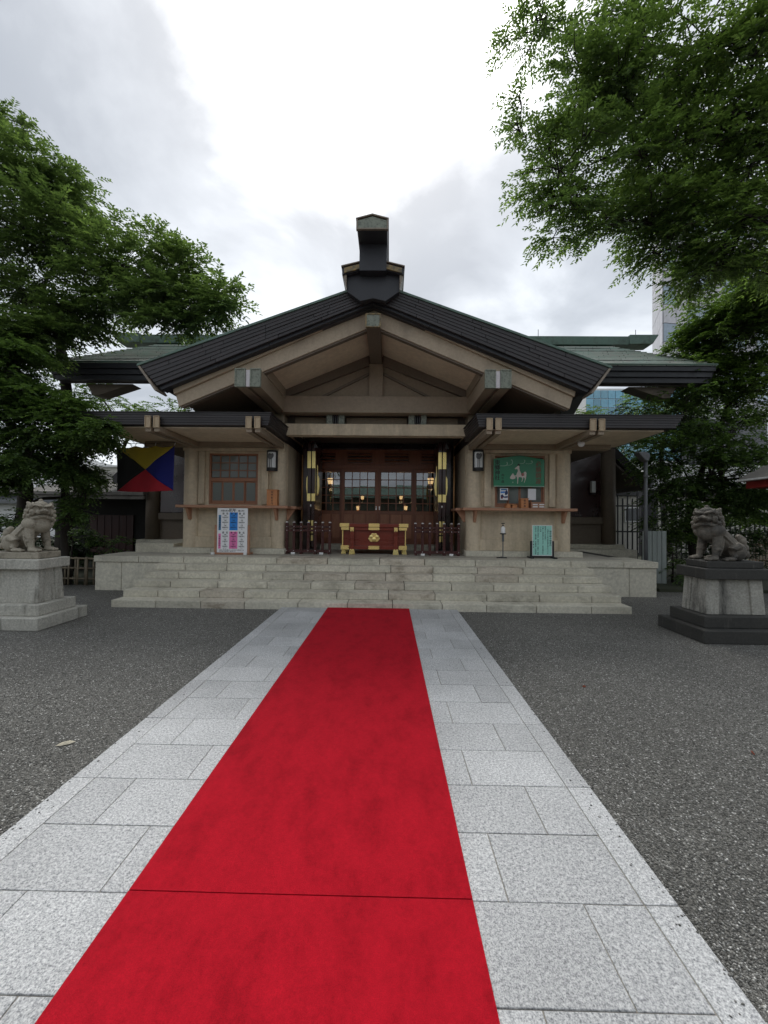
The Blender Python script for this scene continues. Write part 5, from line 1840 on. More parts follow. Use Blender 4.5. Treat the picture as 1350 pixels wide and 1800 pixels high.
def lion(sx, dy, material, label, open_mouth):
    """seated guardian lion; local axes: +x forward (towards the path), -y towards the viewer, z up"""
    m = MB()

    def ball(c, r, rot=None, nu=14, nv=10):
        m.ball(c, r, nu, nv, rot)

    def limb(pts, rad, n=10):
        m.tube(pts, rad, n)

    Ry = lambda a: Matrix.Rotation(a, 3, 'Y')
    # trunk: slopes from haunch up to the chest
    limb([(-0.24, 0, 0.14), (-0.14, 0, 0.22), (-0.02, 0, 0.33), (0.08, 0, 0.42), (0.13, 0, 0.50)], [0.115, 0.125, 0.13, 0.135, 0.12], 16)
    ball((0.105, 0, 0.385), (0.125, 0.155, 0.125))
    ball((0.155, 0, 0.375), (0.085, 0.105, 0.085))
    # shoulders and front legs
    for s in (-1, 1):
        ball((0.075, s * 0.138, 0.40), (0.10, 0.062, 0.085))
        limb([(0.07, s * 0.125, 0.36), (0.085, s * 0.132, 0.24), (0.105, s * 0.135, 0.15), (0.115, s * 0.135, 0.075), (0.12, s * 0.135, 0.03)], [0.056, 0.052, 0.042, 0.038, 0.046], 12)
        ball((0.095, s * 0.135, 0.155), (0.055, 0.052, 0.04))
        ball((0.155, s * 0.14, 0.028), (0.075, 0.055, 0.032))
        for k in (-1, 0, 1):
            ball((0.215, s * 0.14 + k * 0.033, 0.022), (0.03, 0.019, 0.022), None, 10, 8)
        # fringe at the back of the front leg
        limb([(0.01, s * 0.14, 0.30), (0.03, s * 0.145, 0.18), (0.06, s * 0.14, 0.07)], [0.018, 0.022, 0.012], 8)
        # haunches and hind legs
        ball((-0.20, s * 0.115, 0.125), (0.115, 0.07, 0.125))
        limb([(-0.19, s * 0.145, 0.20), (-0.10, s * 0.155, 0.16), (-0.13, s * 0.155, 0.06)], [0.06, 0.055, 0.04], 10)
        ball((-0.07, s * 0.155, 0.028), (0.085, 0.045, 0.03))
        for k in (-1, 0, 1):
            ball((0.0, s * 0.155 + k * 0.027, 0.02), (0.026, 0.016, 0.02), None, 8, 6)
        # ribs
        for k in range(4):
            a = k / 3
            ball((-0.145 + 0.11 * a, s * (0.115 + 0.008 * a), 0.215 + 0.105 * a), (0.016, 0.022, 0.055), Ry(0.85), 10, 8)
    # tail: upright flame of curls
    limb([(-0.30, 0, 0.10), (-0.355, 0, 0.18), (-0.345, 0, 0.28), (-0.30, 0, 0.345)], [0.05, 0.07, 0.065, 0.028], 12)
    for s in (-1, 1):
        ball((-0.345, s * 0.055, 0.17), (0.055, 0.045, 0.06))
        ball((-0.335, s * 0.045, 0.25), (0.045, 0.04, 0.05))
        ball((-0.355, s * 0.06, 0.08), (0.05, 0.05, 0.055))
    # head turned towards the viewer
    hc = Vector((0.13, -0.015, 0.585))
    Hr = Matrix.Rotation(-0.62, 3, 'Z') @ Matrix.Rotation(0.10, 3, 'Y')

    def H(x, y, z):
        return tuple(hc + Hr @ Vector((x, y, z)))

    def hb(c, r, extra=None, nu=14, nv=10):
        m.ball(H(*c), r, nu, nv, Hr @ extra if extra is not None else Hr)

    hb((-0.02, 0, 0.02), (0.125, 0.125, 0.115))
    hb((-0.01, 0, 0.085), (0.09, 0.085, 0.055))
    hb((-0.02, 0, 0.142), (0.022, 0.028, 0.03))
    # muzzle and jaw
    hb((0.105, 0, 0.0), (0.072, 0.080, 0.032))
    hb((0.165, 0, 0.022), (0.034, 0.046, 0.026))
    for s in (-1, 1):
        hb((0.185, s * 0.032, 0.014), (0.020, 0.020, 0.018), None, 10, 8)
        hb((0.125, s * 0.052, -0.006), (0.045, 0.034, 0.036))
        hb((0.128, s * 0.054, 0.082), (0.054, 0.050, 0.021), Matrix.Rotation(s * 0.30, 3, 'X'))
        hb((0.098, s * 0.050, 0.044), (0.022, 0.020, 0.013), None, 10, 8)
        hb((0.055, s * 0.098, 0.095), (0.05, 0.02, 0.022), Matrix.Rotation(0.5, 3, 'Y'))
        # ears
        limb([H(-0.02, s * 0.10, 0.07), H(-0.045, s * 0.135, 0.105), H(-0.06, s * 0.145, 0.12)], [0.036, 0.024, 0.008], 8)
        hb((0.06, s * 0.10, -0.02), (0.05, 0.035, 0.05))
    jaw = -0.082 if open_mouth else -0.066
    hb((0.085, 0, jaw), (0.075, 0.070, 0.022))
    hb((0.06, 0, jaw - 0.02), (0.07, 0.085, 0.03))
    # beard and mane curls
    rr = random.Random(3)
    for k in range(11):
        a = -1.25 + 2.5 * k / 10
        hb((0.05 + 0.055 * math.cos(a * 0.9), 0.108 * math.sin(a) * 1.08, -0.095 + 0.018 * math.cos(2 * a)), (0.030, 0.030, 0.026), None, 10, 8)
    for ring, (zz, rad, cnt) in enumerate(((0.06, 0.130, 8), (-0.005, 0.150, 9), (-0.070, 0.160, 9), (-0.135, 0.155, 8), (-0.195, 0.135, 6))):
        for k in range(cnt):
            a = math.pi * (0.36 + 1.28 * (k + 0.5 * (ring % 2)) / (cnt - 1))
            c = H(-0.02 + rad * math.cos(a), rad * math.sin(a), zz)
            m.ball(c, (0.030, 0.030, 0.029), 10, 8)
            m.ball((c[0] - 0.012, c[1], c[2] - 0.030), (0.024, 0.024, 0.026), 8, 6)
    # neck
    limb([(0.08, 0, 0.42), (0.10, -0.005, 0.52), (0.12, -0.01, 0.58)], [0.14, 0.13, 0.11], 14)
    me = m.mesh('guardian_lion')
    o = bpy.data.objects.new('guardian_lion', me)
    C.objects.link(o)
    rmod = o.modifiers.new('skin', 'REMESH')
    rmod.mode = 'VOXEL'
    rmod.voxel_size = 0.005
    smm = o.modifiers.new('soften', 'SMOOTH')
    smm.factor = 0.5
    smm.iterations = 1
    dg = bpy.context.evaluated_depsgraph_get()
    me2 = bpy.data.meshes.new_from_object(o.evaluated_get(dg))
    bpy.data.objects.remove(o)
    # place: forward = towards the path
    k = 1.0
    co = np.empty(len(me2.vertices) * 3, np.float32)
    me2.vertices.foreach_get('co', co)
    co = co.reshape(-1, 3) * k
    if sx > 0:
        co[:, 0] *= -1
        me2.vertices.foreach_set('co', co.ravel())
        me2.flip_normals()
    else:
        me2.vertices.foreach_set('co', co.ravel())
    me2.update()
    th = thing('guardian_lion', label, 'statue', (sx * 4.83, 5.685 + dy, 1.028), 'stone guardian lions')
    b = link('lion_body', me2, material, None, smooth=True)
    b.parent = th
    return th


lion(-1, 0.0, 'lion_pale', 'pale stone guardian lion seated on the left pedestal with closed mouth', False)
lion(1, -0.12, 'lion_dark', 'dark weathered stone guardian lion seated on the right pedestal', True)

# ================================================================== SURROUNDINGS
# lamp post right of the platform
lx = spot(1135, 900, 9.4).x
lt = spot(1135, 800, 9.4).z
lp_ = thing('lamp_post', 'slim dark grey lamp post right of the stone platform', 'lamp post', (lx, 9.4, 0))
obj('post', MB().tube([(lx, 9.4, 0.05), (lx, 9.4, lt)], [0.045, 0.04], 14), 'grey_metal', lp_, smooth=True)
obj('post_collar', MB().tube([(lx, 9.4, lt - 0.52), (lx, 9.4, lt - 0.46)], 0.052, 14), 'grey_metal', lp_)
obj('post_collar', MB().tube([(lx, 9.4, 1.33), (lx, 9.4, 1.37)], 0.052, 14), 'grey_metal', lp_)
obj('lamp_head', MB().prism([(lx + 0.05, lt), (lx - 0.05, lt + 0.07), (lx - 0.22, lt + 0.06), (lx - 0.20, lt + 0.01), (lx - 0.05, lt - 0.16), (lx + 0.03, lt - 0.14)], 9.30, 9.50), 'grey_metal', lp_, 0.02)

# weathered board screen
xa, xb = spot(1130, 960, 9.7).x, spot(1172, 960, 9.7).x
zt = spot(1150, 934, 9.7).z
bs = thing('board_screen', 'weathered grey board screen behind the lamp post', 'screen', ((xa + xb) / 2, 9.7, 0))
n = 5
for i in range(n):
    a, b_ = xa + (xb - xa) * i / n, xa + (xb - xa) * (i + 1) / n
    obj('board', MB().box(a + 0.006, b_ - 0.006, 9.7 + 0.004 * (i % 2), 9.73, 0.05, zt + random.uniform(-.01, .01)), 'grey_board', bs, 0.004)
obj('screen_rail', MB().box(xa, xb, 9.735, 9.78, zt - 0.2, zt - 0.12), 'grey_board', bs, 0.004)
obj('screen_rail', MB().box(xa, xb, 9.735, 9.78, 0.3, 0.38), 'grey_board', bs, 0.004)

# iron fence behind the right wing
FD = 14.0
ifn = thing('iron_fence', 'black iron bar fence behind the right wing', 'fence', (spot(1115, 900, FD).x, FD, 0))
px = 1060
i = 0
while px < 1420:
    x = spot(px, 900, FD).x
    zt = spot(px, 858 if i % 2 else 876, FD).z
    obj('bar', MB().box(x - 0.018, x + 0.018, FD - 0.018, FD + 0.018, 0.05, zt), 'iron', ifn)
    px += 8.6
    i += 1
for py in (889, 934):
    a, b_ = spot(1056, py, FD), spot(1424, py, FD)
    obj('rail', MB().box(a.x, b_.x, FD - 0.02, FD + 0.021, a.z - 0.025, a.z + 0.025), 'iron', ifn)

# neighbouring pale house right, with outdoor cooling unit
HD = 19.0
h0, h1 = spot(1070, 950, HD).x, spot(1420, 950, HD).x
nh = thing('neighbour_house', 'pale house with sloping roof behind the iron fence', 'house', ((h0 + h1) / 2, HD, 0))
obj('wall', MB().box(h0, h1, HD + 0.3, HD + 5, 0, spot(1100, 862, HD).z), 'beige_wall', nh)
rz0, rz1 = spot(1078, 856, HD).z, spot(1135, 828, HD).z
xr0, xr1 = spot(1070, 850, HD).x, spot(1140, 850, HD).x
obj('roof', MB().prism([(xr0, rz0 - 0.1), (xr1, rz1), (xr1, rz1 + 0.16), (xr0, rz0 + 0.08)], HD - 0.3, HD + 5), 'pale_wall', nh, 0.01)
a, b_ = spot(1102, 846, HD), spot(1113, 856, HD)
obj('beam_end', MB().box(a.x, b_.x, HD - 0.25, HD + 1, b_.z, a.z), 'pale_wall', nh, 0.01)
w0, w1 = spot(1122, 836, HD), spot(1420, 861, HD)
obj('upper_wall', MB().box(w0.x, w1.x, HD + 0.5, HD + 4, w1.z, w0.z + 0.6), 'pale_wall', nh)
obj('gutter', MB().box(h0, h1, HD + 0.1, HD + 0.29, spot(1100, 871, HD).z, spot(1100, 863, HD).z), 'iron', nh, 0.01)
w0, w1 = spot(1104, 891, HD), spot(1150, 918, HD)
fw = obj('window', MB().box(w0.x, w1.x, HD + 0.26, HD + 0.298, w1.z, w0.z), 'white_paint', nh)
obj('pane', MB().box(w0.x + .06, w1.x - .06, HD + 0.24, HD + 0.259, w1.z + .06, w0.z - .06), 'grey_metal', fw)
a, b_ = spot(1128, 838, 17.5), spot(1160, 861, 17.5)
ac = thing('cooling_unit', 'white outdoor cooling unit with round fan grille behind the lamp post', 'air conditioner', ((a.x + b_.x) / 2, 17.5, b_.z))
obj('casing', MB().box(a.x, b_.x, 17.5, 17.85, b_.z, a.z), 'white_paint', ac, 0.01)
fx, fz = spot(1141, 850, 17.5).x, spot(1141, 850, 17.5).z
obj('fan_grille', MB().tube([(fx, 17.47, fz), (fx, 17.499, fz)], 0.21, 24), 'grey_metal', ac)
obj('unit_stand', MB().box(a.x + .05, b_.x - .05, 17.55, 17.8, 0, b_.z - .001), 'iron', ac)

# storehouse on the left; canopy shade is put into its wall and door colours
D1 = 13.2
s0, s1 = spot(118, 900, D1).x, spot(300, 900, D1).x
st = thing('storehouse', 'storehouse with shade-darkened colours and low grey roof left of the hall', 'building', ((s0 + s1) / 2, D1, 0))
ztop = spot(200, 868, D1).z
obj('wall', MB().box(s0, s1, D1, D1 + 3, 0, ztop), 'shade_wall', st)
a, b_ = spot(160, 905, D1), spot(235, 968, D1)
dr = obj('door', MB().box(a.x, b_.x, D1 - 0.05, D1 - 0.002, 0.3, a.z), 'red_brown', st, 0.005)
for k in range(1, 6):
    xx = a.x + (b_.x - a.x) * k / 6
    obj('door_batten', MB().box(xx - 0.012, xx + 0.012, D1 - 0.065, D1 - 0.0505, 0.32, a.z - 0.02), 'red_brown', dr)
obj('eave_beam', MB().box(s0 - 0.2, s1, D1 - 1.45, D1 - 1.35, ztop - 0.24, ztop - 0.125), 'roof_grey', st, 0.01)
obj('roof', MB().prism([(D1 - 1.5, ztop - 0.12), (D1 + 2.4, ztop + 0.9), (D1 + 2.4, ztop + 1.0), (D1 - 1.5, ztop - 0.03)], s0 - 0.3, s1, 'x'), 'roof_grey', st)  # eave drawn forward to shade the wall
a = spot(183, 856, D1 - 1.5)
obj('beam_end', MB().box(a.x - 0.12, a.x + 0.12, D1 - 1.60, D1 - 1.51, a.z - 0.10, a.z + 0.10), 'beige_wall', st, 0.01)

# bright white building and a wall farther left
D2 = 27.0
a, b_ = spot(-260, 832, D2), spot(150, 905, D2)
wb = thing('white_building', 'white building seen bright between the trunks behind the left lion', 'building', ((a.x + b_.x) / 2, D2, 0))
obj('wall', MB().box(a.x, b_.x, D2, D2 + 6, 0, spot(60, 838, D2).z + 1.2), 'white_paint', wb)
obj('eave', MB().box(a.x - 0.3, b_.x + 0.3, D2 - 0.7, D2 - 0.002, spot(60, 868, D2).z, spot(60, 862, D2).z), 'roof_grey', wb, 0.02)
obj('lower_roof', MB().prism([(D2 - 0.9, spot(60, 886, D2).z), (D2 - 0.01, spot(60, 874, D2).z), (D2 - 0.01, spot(60, 868, D2).z), (D2 - 0.9, spot(60, 882, D2).z)], a.x, b_.x, 'x'), 'grey_metal', wb)
a, b_ = spot(130, 800, 24), spot(330, 860, 24)
bw2 = thing('beige_building', 'beige building glimpsed beside the flag beyond the storehouse roof', 'building', ((a.x + b_.x) / 2, 24, 0))
obj('wall', MB().box(a.x, b_.x, 24, 28, 0, spot(200, 822, 24).z), 'beige_wall', bw2)
obj('parapet', MB().box(a.x - .1, b_.x + .1, 23.9, 28, spot(200, 822, 24).z + .001, spot(200, 818, 24).z), 'pale_wall', bw2, 0.02)

# water pavilions with red eaves at both edges
def pavilion(px, py, D_, sx, label):
    c = spot(px, py, D_)
    x0, z0 = c.x, c.z
    x1 = x0 + sx * 3.6
    D_ = D_ - 3.6
    th = thing('roofed_pavilion', label, 'pavilion', ((x0 + x1) / 2, D_ + 1.8, 0))
    xm_ = (x0 + x1) / 2
    ym = D_ + 1.8
    rise = 1.35
    n_ = 11
    for k in range(n_):
        f0, f1 = k / n_, (k + 1) / n_
        def ring(f, lift=0.0):
            w_ = 1.8 * (1 - 0.92 * f)
            return (xm_ - w_, xm_ + w_, ym - w_, ym + w_), z0 + 0.04 + rise * f + lift
        A, za = ring(f0)
        B, zb = ring(f1, 0.012)
        obj('tile_course', MB().frustum(A, za, B, zb + 0.02), 'roof_grey', th)
    obj('eave_edge', MB().box(xm_ - 1.83, xm_ + 1.83, ym - 1.83, ym + 1.83, z0 + 0.0, z0 + 0.038), 'pale_wall', th, 0.006)
    obj('red_fascia', MB().box(xm_ - 1.70, xm_ + 1.70, ym - 1.70, ym + 1.70, z0 - 0.16, z0 - 0.001), 'red_paint', th, 0.006)
    for a_ in (-1, 1):
        for b2 in (-1, 1):
            po = obj('post', MB().box(xm_ + a_ * 1.2 - 0.09, xm_ + a_ * 1.2 + 0.09, ym + b2 * 1.2 - 0.09, ym + b2 * 1.2 + 0.09, 0, z0 - 0.161), 'red_paint', th, 0.01)
            obj('white_bracket', MB().prism([(xm_ + a_ * 1.29, z0 - 0.45), (xm_ + a_ * 1.36, z0 - 0.45), (xm_ + a_ * 1.62, z0 - 0.165), (xm_ + a_ * 1.50, z0 - 0.165)], ym + b2 * 1.2 - 0.05, ym + b2 * 1.2 + 0.05), 'white_paint', po, 0.006)
    return th


pavilion(1296, 847, 9.0, 1, 'small pavilion with grey tiled roof and red eave at the right edge')
pavilion(22, 836, 13.5, -1, 'small pavilion with red eave at the left edge behind the lion')

# wooden lattice screen far right behind the right lion
LD = 13.0
a, b_ = spot(1318, 940, LD), spot(1420, 1000, LD)
ls = thing('slat_fence', 'tan slatted fence behind the right lion near the edge', 'fence', ((a.x + b_.x) / 2, LD, 0))
k = 0
x = a.x
while x < b_.x:
    obj('slat', MB().box(x, x + 0.06, LD, LD + 0.03, 0.05, a.z), 'bamboo', ls, 0.004)
    x += 0.105
obj('rail', MB().box(a.x, b_.x, LD + 0.031, LD + 0.07, 0.3, 0.38), 'shelf_wood', ls)
obj('rail', MB().box(a.x, b_.x, LD + 0.031, LD + 0.07, a.z - 0.35, a.z - 0.27), 'shelf_wood', ls)

# bamboo fence left of the platform
BD = 8.75
bf = thing('bamboo_fence', 'low bamboo cane fence between the left pedestal and the stone platform', 'fence', (-6.6, BD, 0))
zt = spot(140, 974, BD).z
x = -9.5
i = 0
while x < -5.95:
    yy = BD + (0.03 if i % 2 else -0.03)
    obj('cane', MB().tube([(x, yy, 0.02), (x + random.uniform(-.02, .02), yy, zt - 0.07 + random.uniform(-.05, .05))], 0.024 if i % 3 == 0 else 0.017, 8), 'bamboo', bf, smooth=True)
    x += 0.105 + random.uniform(-.02, .02)
    i += 1
for f_ in (0.22, 0.55, 0.86):
    obj('cane_rail', MB().tube([(-9.6, BD, zt * f_), (-7.5, BD, zt * f_ + .015), (-5.93, BD, zt * f_)], 0.020, 8), 'bamboo', bf, smooth=True)

# office tower and glass building beyond the trees, right
TD = 85.0
c0 = spot(1147, 600, TD)
tw = thing('office_tower', 'tall pale panelled office tower above the trees at right', 'building', (c0.x + 12, TD + 10, 0))
TH = 78.0
tw_rot = 0.0
cx, cy = spot(1166, 600, TD).x, TD
def fdir(a):
    return Vector((math.cos(a), math.sin(a), 0))
# left face recedes, front face runs to the right
dl = Vector((0.42, 0.907, 0)).normalized()
dr_ = Vector((1.0, 0.16, 0)).normalized()
Lw, Rw = 12.0, 26.0
P0 = Vector((cx, cy, 0))
core_pts = [P0, P0 + dr_ * Rw, P0 + dr_ * Rw + dl * Lw, P0 + dl * Lw]
obj('tower_core', MB().prism([(p_.x, p_.y) for p_ in core_pts], 0, TH, 'z'), 'grey_metal', tw)


def face_panels(P, d, width, nrm, cols, pattern, z_lo, z_hi, fh, mat_a, mat_b):
    cw = width / cols
    key = {}
    nz = int((z_hi - z_lo) / fh)
    ang = math.atan2(d.y, d.x)
    for j in range(nz):
        for i in range(cols):
            mt = mat_b if pattern(i, j) else mat_a
            if mt not in key:
                key[mt] = MB().box(-cw / 2 + .07, cw / 2 - .07, -.12, .12, -fh / 2 + .07, fh / 2 - .07).mesh('cladding_panel')
            o = link('cladding_panel' if mt == mat_a else 'window_pane', key[mt], mt, None)
            o.parent = tw if P is P0 or mt else tw
            o.matrix_parent_inverse = Matrix.Translation(-tw.location)
            q_ = P + d * (cw * (i + .5)) + nrm * 0.1
            o.location = (q_.x, q_.y, z_lo + fh * (j + .5))
            o.rotation_euler.z = ang


nl = Vector((-dl.y, dl.x, 0)) * 1.0
if nl.dot(Vector((-1, 0, 0))) < 0:
    nl = -nl
nr = Vector((dr_.y, -dr_.x, 0))
z_lo = 24.0
face_panels(P0, dl, Lw, nl, 5, lambda i, j: False, z_lo, TH, 4.0, 'tower_panel', 'sky_glass')
face_panels(P0, dr_, Rw, nr, 9, lambda i, j: (i in (0,) and j % 2 == 0) or (i in (2, 3, 5, 6, 8) and j % 3 != 0), z_lo, TH, 4.0, 'tower_panel', 'sky_glass')

GD = 70.0
ga, gb = spot(1030, 690, GD), spot(1135, 735, GD)
gbz = spot(1060, 683, GD).z
gb_ = thing('glass_building', 'blue glass office building seen between the roofs at right', 'building', ((ga.x + gb.x) / 2, GD, 0))
obj('frame', MB().box(ga.x, gb.x + 6, GD, GD + 12, 0, gbz), 'pale_wall', gb_)
nxp, nzp = 13, 8
cw, ch = (gb.x + 6 - ga.x) / nxp, 1.55
pm = MB().box(-cw / 2 + .06, cw / 2 - .06, -.1, .1, -ch / 2 + .07, ch / 2 - .07).mesh('window_pane')
for i in range(nxp):
    for j in range(nzp):
        o = link('window_pane', pm, 'tower_glass', gb_)
        o.location = (ga.x + cw * (i + .5), GD - .05, gbz - 0.3 - ch * (j + .5))

# gatehouse behind the camera: what the door glass reflects
gt = thing('gate_corridor', 'long green roofed corridor across the court behind the viewer', 'building', (0, -11, 0))
obj('wall', MB().box(-16, 16, -11.4, -11.2, 0, 3.3), 'patina_panel', gt)
for x in range(-15, 16, 3):
    obj('post', MB().box(x - .12, x + .12, -11.2, -10.95, 0, 3.3), 'dark_beam', gt)
obj('roof', MB().prism([(-9.8, 3.45), (-11.3, 4.35), (-12.8, 3.45), (-12.8, 3.25), (-9.8, 3.25)], -17, 17, 'x'), 'patina', gt)

# ================================================================== TREES
def unit(a):
    return a / np.maximum(np.linalg.norm(a, axis=-1, keepdims=True), 1e-9)


def leaves(spr_pos, spr_dir, spr_len, k, L, Wd, flat, droop, r_):
    """spr_*: arrays of sprays; each carries k leaves left and right of its twig"""
    S = len(spr_pos)
    up = np.array([0, 0, 1.0])
    side = unit(np.cross(spr_dir, up) + 1e-4)
    t = (np.arange(k) + 0.5) / k
    t = t[None, :] + (r_.random((S, k)) - 0.5) * 0.12
    # the twig bends down towards its tip
    base = spr_pos[:, None, :] + spr_dir[:, None, :] * (t * spr_len[:, None])[..., None]
    base[..., 2] -= droop * (t ** 2) * spr_len[:, None]
    sgn = np.where((np.arange(k) % 2) == 0, 1.0, -1.0)[None, :, None]
    d = spr_dir[:, None, :] * (0.55 + 0.5 * r_.random((S, k, 1))) + side[:, None, :] * sgn * (0.75 + 0.3 * r_.random((S, k, 1)))
    d = d + (r_.random((S, k, 3)) - 0.5) * 0.7
    d[..., 2] -= 0.05 + 0.35 * droop
    d = unit(d)
    nrm = up[None, None, :] + (r_.random((S, k, 3)) - 0.5) * (2.0 - 1.6 * flat)
    w = unit(np.cross(nrm, d))
    nrm = np.cross(d, w)
    ln = L * (0.7 + 0.6 * r_.random((S, k, 1)))
    wd = Wd * (0.7 + 0.6 * r_.random((S, k, 1)))
    fold = (0.12 + 0.18 * r_.random((S, k, 1))) * wd
    p0 = base
    p1 = base + d * ln * 0.42 + w * wd * 0.5 + nrm * fold
    p2 = base + d * ln - nrm * ln * 0.10
    p3 = base + d * ln * 0.42 - w * wd * 0.5 + nrm * fold
    V = np.stack([p0, p1, p2, p3], 2).reshape(-1, 3)
    n = S * k
    Fq = np.arange(n * 4).reshape(n, 4)
    return V, Fq


def bent(a, b, r_, n=6, amp=0.12, sag=0.0):
    a, b = np.array(a, float), np.array(b, float)
    d = np.linalg.norm(b - a)
    off1, off2 = (r_.random(3) - 0.5) * d * amp * 2, (r_.random(3) - 0.5) * d * amp
    out = []
    for i in range(n + 1):
        t = i / n
        p = a * (1 - t) + b * t + off1 * math.sin(math.pi * t) + off2 * math.sin(2 * math.pi * t)
        p[2] += sag * d * math.sin(math.pi * t)
        out.append(tuple(p))
    return out


def tree(name, label, cat, base, trunk_top, trunk_r, blobs, leaf_material, L, Wd, k=12, spray=(0.28, 0.5), flat=0.6, droop=0.35,
         bark='bark_dark', seed=1, br=5, group=None, density=1.0, hollow=2.2, twig_r=0.0045, clump=24, limb_max=0.09):
    """blobs: (centre, (rx, ry, rz), sprays); limbs run from the trunk into every blob"""
    r_ = np.random.default_rng(seed)
    th = thing(name, label, cat, tuple(base), group)
    wood = MB()
    tp = bent(base, trunk_top, r_, 8, 0.04)
    wood.tube(tp, [trunk_r * (1.35 if i == 0 else 1.0) * (1 - 0.5 * i / 8) for i in range(9)], 12)
    P, Dr, Ln = [], [], []
    top = np.array(trunk_top, float)
    nodes = [(np.array(tp[i_]), min(limb_max, trunk_r * 0.5)) for i_ in (5, 7, 8)]
    for (c, rad, n) in sorted(blobs, key=lambda b_: np.linalg.norm(np.array(b_[0]) - top)):
        c = np.array(c, float)
        rad = np.array(rad, float)
        n = int(n * density)
        # clumps: flattened layers of sprays at the ends of branches, with gaps between
        m_ = max(4, int(n / clump))
        u = unit(r_.normal(size=(m_, 3)))
        rr = r_.random(m_) ** (1 / hollow)
        lump = 1 + 0.20 * np.sin(u[:, 0] * 5 + seed) * np.cos(u[:, 2] * 4 + c[0])
        sub = c + u * rad * (rr * lump)[:, None]
        own = r_.integers(0, m_, n)
        sr = rad.mean() * (0.24 + 0.22 * r_.random(m_))
        g_ = r_.normal(size=(n, 3)) * np.array([0.62, 0.62, 0.24])
        rel = g_ * sr[own][:, None]
        # layers tip down away from the crown's middle
        rel[:, 2] -= 0.25 * (rel[:, 0] * u[own, 0] + rel[:, 1] * u[own, 1])
        p = sub[own] + rel
        out = unit(rel * np.array([1, 1, 0.3]) + 0.35 * sr[own][:, None] * u[own])
        d = unit(out * 0.9 + (r_.random((n, 3)) - 0.5) * np.array([1.0, 1.0, 0.5]) + np.array([0, 0, -0.02]))
        P.append(p)
        Dr.append(d)
        Ln.append(spray[0] + (spray[1] - spray[0]) * r_.random(n))
        # limb from the trunk to the blob, branches to its clumps
        # it forks off the nearest limb that is already there
        best = min(nodes, key=lambda nd: np.linalg.norm(nd[0] - c) + 0.35 * np.linalg.norm(nd[0] - top))
        start, rs = best
        limb = bent(start, c, r_, 7, 0.10, 0.05)
        r0 = rs * 0.85
        wood.tube(limb, [r0 * (1 - 0.5 * i / 7) for i in range(8)], 8)
        nodes.append((np.array(limb[4]), r0 * 0.72))
        nodes.append((c, r0 * 0.5))
        for q in range(m_):
            s0 = np.array(limb[int(r_.integers(3, 8))])
            bpath = bent(s0, sub[q], r_, 5, 0.12, 0.04)
            wood.tube(bpath, [max(twig_r * 1.5, r0 * 0.30 * (1 - 0.8 * i / 5)) for i in range(6)], 5, cap=False)
            mine = np.nonzero(own == q)[0]
            for j in mine[:br]:
                wood.tube(bent(bpath[int(r_.integers(3, 6))], p[j] + d[j] * 0.15, r_, 3, 0.10), [twig_r * 1.4, twig_r * 1.1, twig_r * .9, twig_r * .6], 4, cap=False)
    P, Dr, Ln = np.concatenate(P), np.concatenate(Dr), np.concatenate(Ln)
    V, Fq = leaves(P, Dr, Ln, k, L, Wd, flat, droop, r_)
    crown = link('crown', fast_mesh('crown', V, Fq), leaf_material, th)
    crown['kind'] = 'stuff'
    obj('trunk', wood, bark, th, smooth=True)
    return th


def B(px, py, D, rpx, rpy, n, rd=None):
    c = spot(px, py, D)
    s = D / 700.0
    return (tuple(c), (rpx * s, (rd if rd is not None else 0.5 * (rpx + rpy) * s), rpy * s), n)


# ---- tall tree behind and over the left side of the court
b0 = spot(112, 1000, 10.6)
tree('cherry_tree', 'tall broad green tree rising at upper left over the hall roof', 'tree', (b0.x, 10.6, 0), tuple(spot(100, 575, 10.6)), 0.20,
     [B(15, 290, 10.0, 75, 70, 330), B(90, 330, 10.2, 75, 75, 330), B(20, 400, 9.6, 95, 85, 380), B(130, 430, 10.0, 90, 65, 360), B(225, 470, 9.8, 85, 60, 360),
      B(300, 520, 9.4, 70, 50, 300), B(355, 535, 9.2, 60, 42, 220), B(40, 520, 10.0, 100, 65, 360), B(170, 525, 9.6, 80, 38, 260), B(-60, 360, 9.6, 80, 100, 240),
      B(300, 572, 9.0, 50, 14, 90), B(10, 225, 10.2, 35, 35, 80), B(330, 480, 9.6, 45, 35, 110), B(395, 545, 9.1, 35, 25, 60), B(30, 572, 9.0, 75, 26, 190), B(125, 556, 9.2, 60, 24, 170), B(25, 605, 8.8, 60, 24, 190), B(75, 590, 9.0, 50, 18, 120)],
     'leaf_cherry', 0.115, 0.050, 13, (0.3, 0.55), 0.7, 0.22, 'bark_dark', 21, 4, density=1.3, clump=22)
# ---- dense dark maple at the left edge, nearer
b0 = spot(44, 1000, 8.6)
tree('maple_tree', 'dense dark green maple with layered leaves above the left guardian lion', 'tree', (b0.x, 8.6, 0), tuple(spot(44, 760, 8.6)), 0.19,
     [B(0, 655, 7.6, 55, 42, 420), B(62, 695, 7.8, 42, 36, 330), B(30, 735, 7.6, 80, 48, 480), B(115, 745, 7.6, 50, 40, 330), B(155, 758, 7.4, 34, 26, 220), B(188, 742, 7.2, 18, 12, 55),
      B(50, 800, 7.7, 78, 36, 380), B(130, 812, 7.8, 42, 30, 240), B(-50, 700, 7.5, 70, 110, 260), B(152, 842, 8.2, 22, 14, 70), B(20, 625, 7.8, 60, 25, 200), B(140, 850, 8.6, 34, 16, 100), B(15, 845, 8.2, 45, 16, 110)],
     'leaf_maple', 0.068, 0.050, 12, (0.22, 0.40), 0.85, 0.35, 'bark_dark', 33, 4, hollow=2.6, density=1.45)
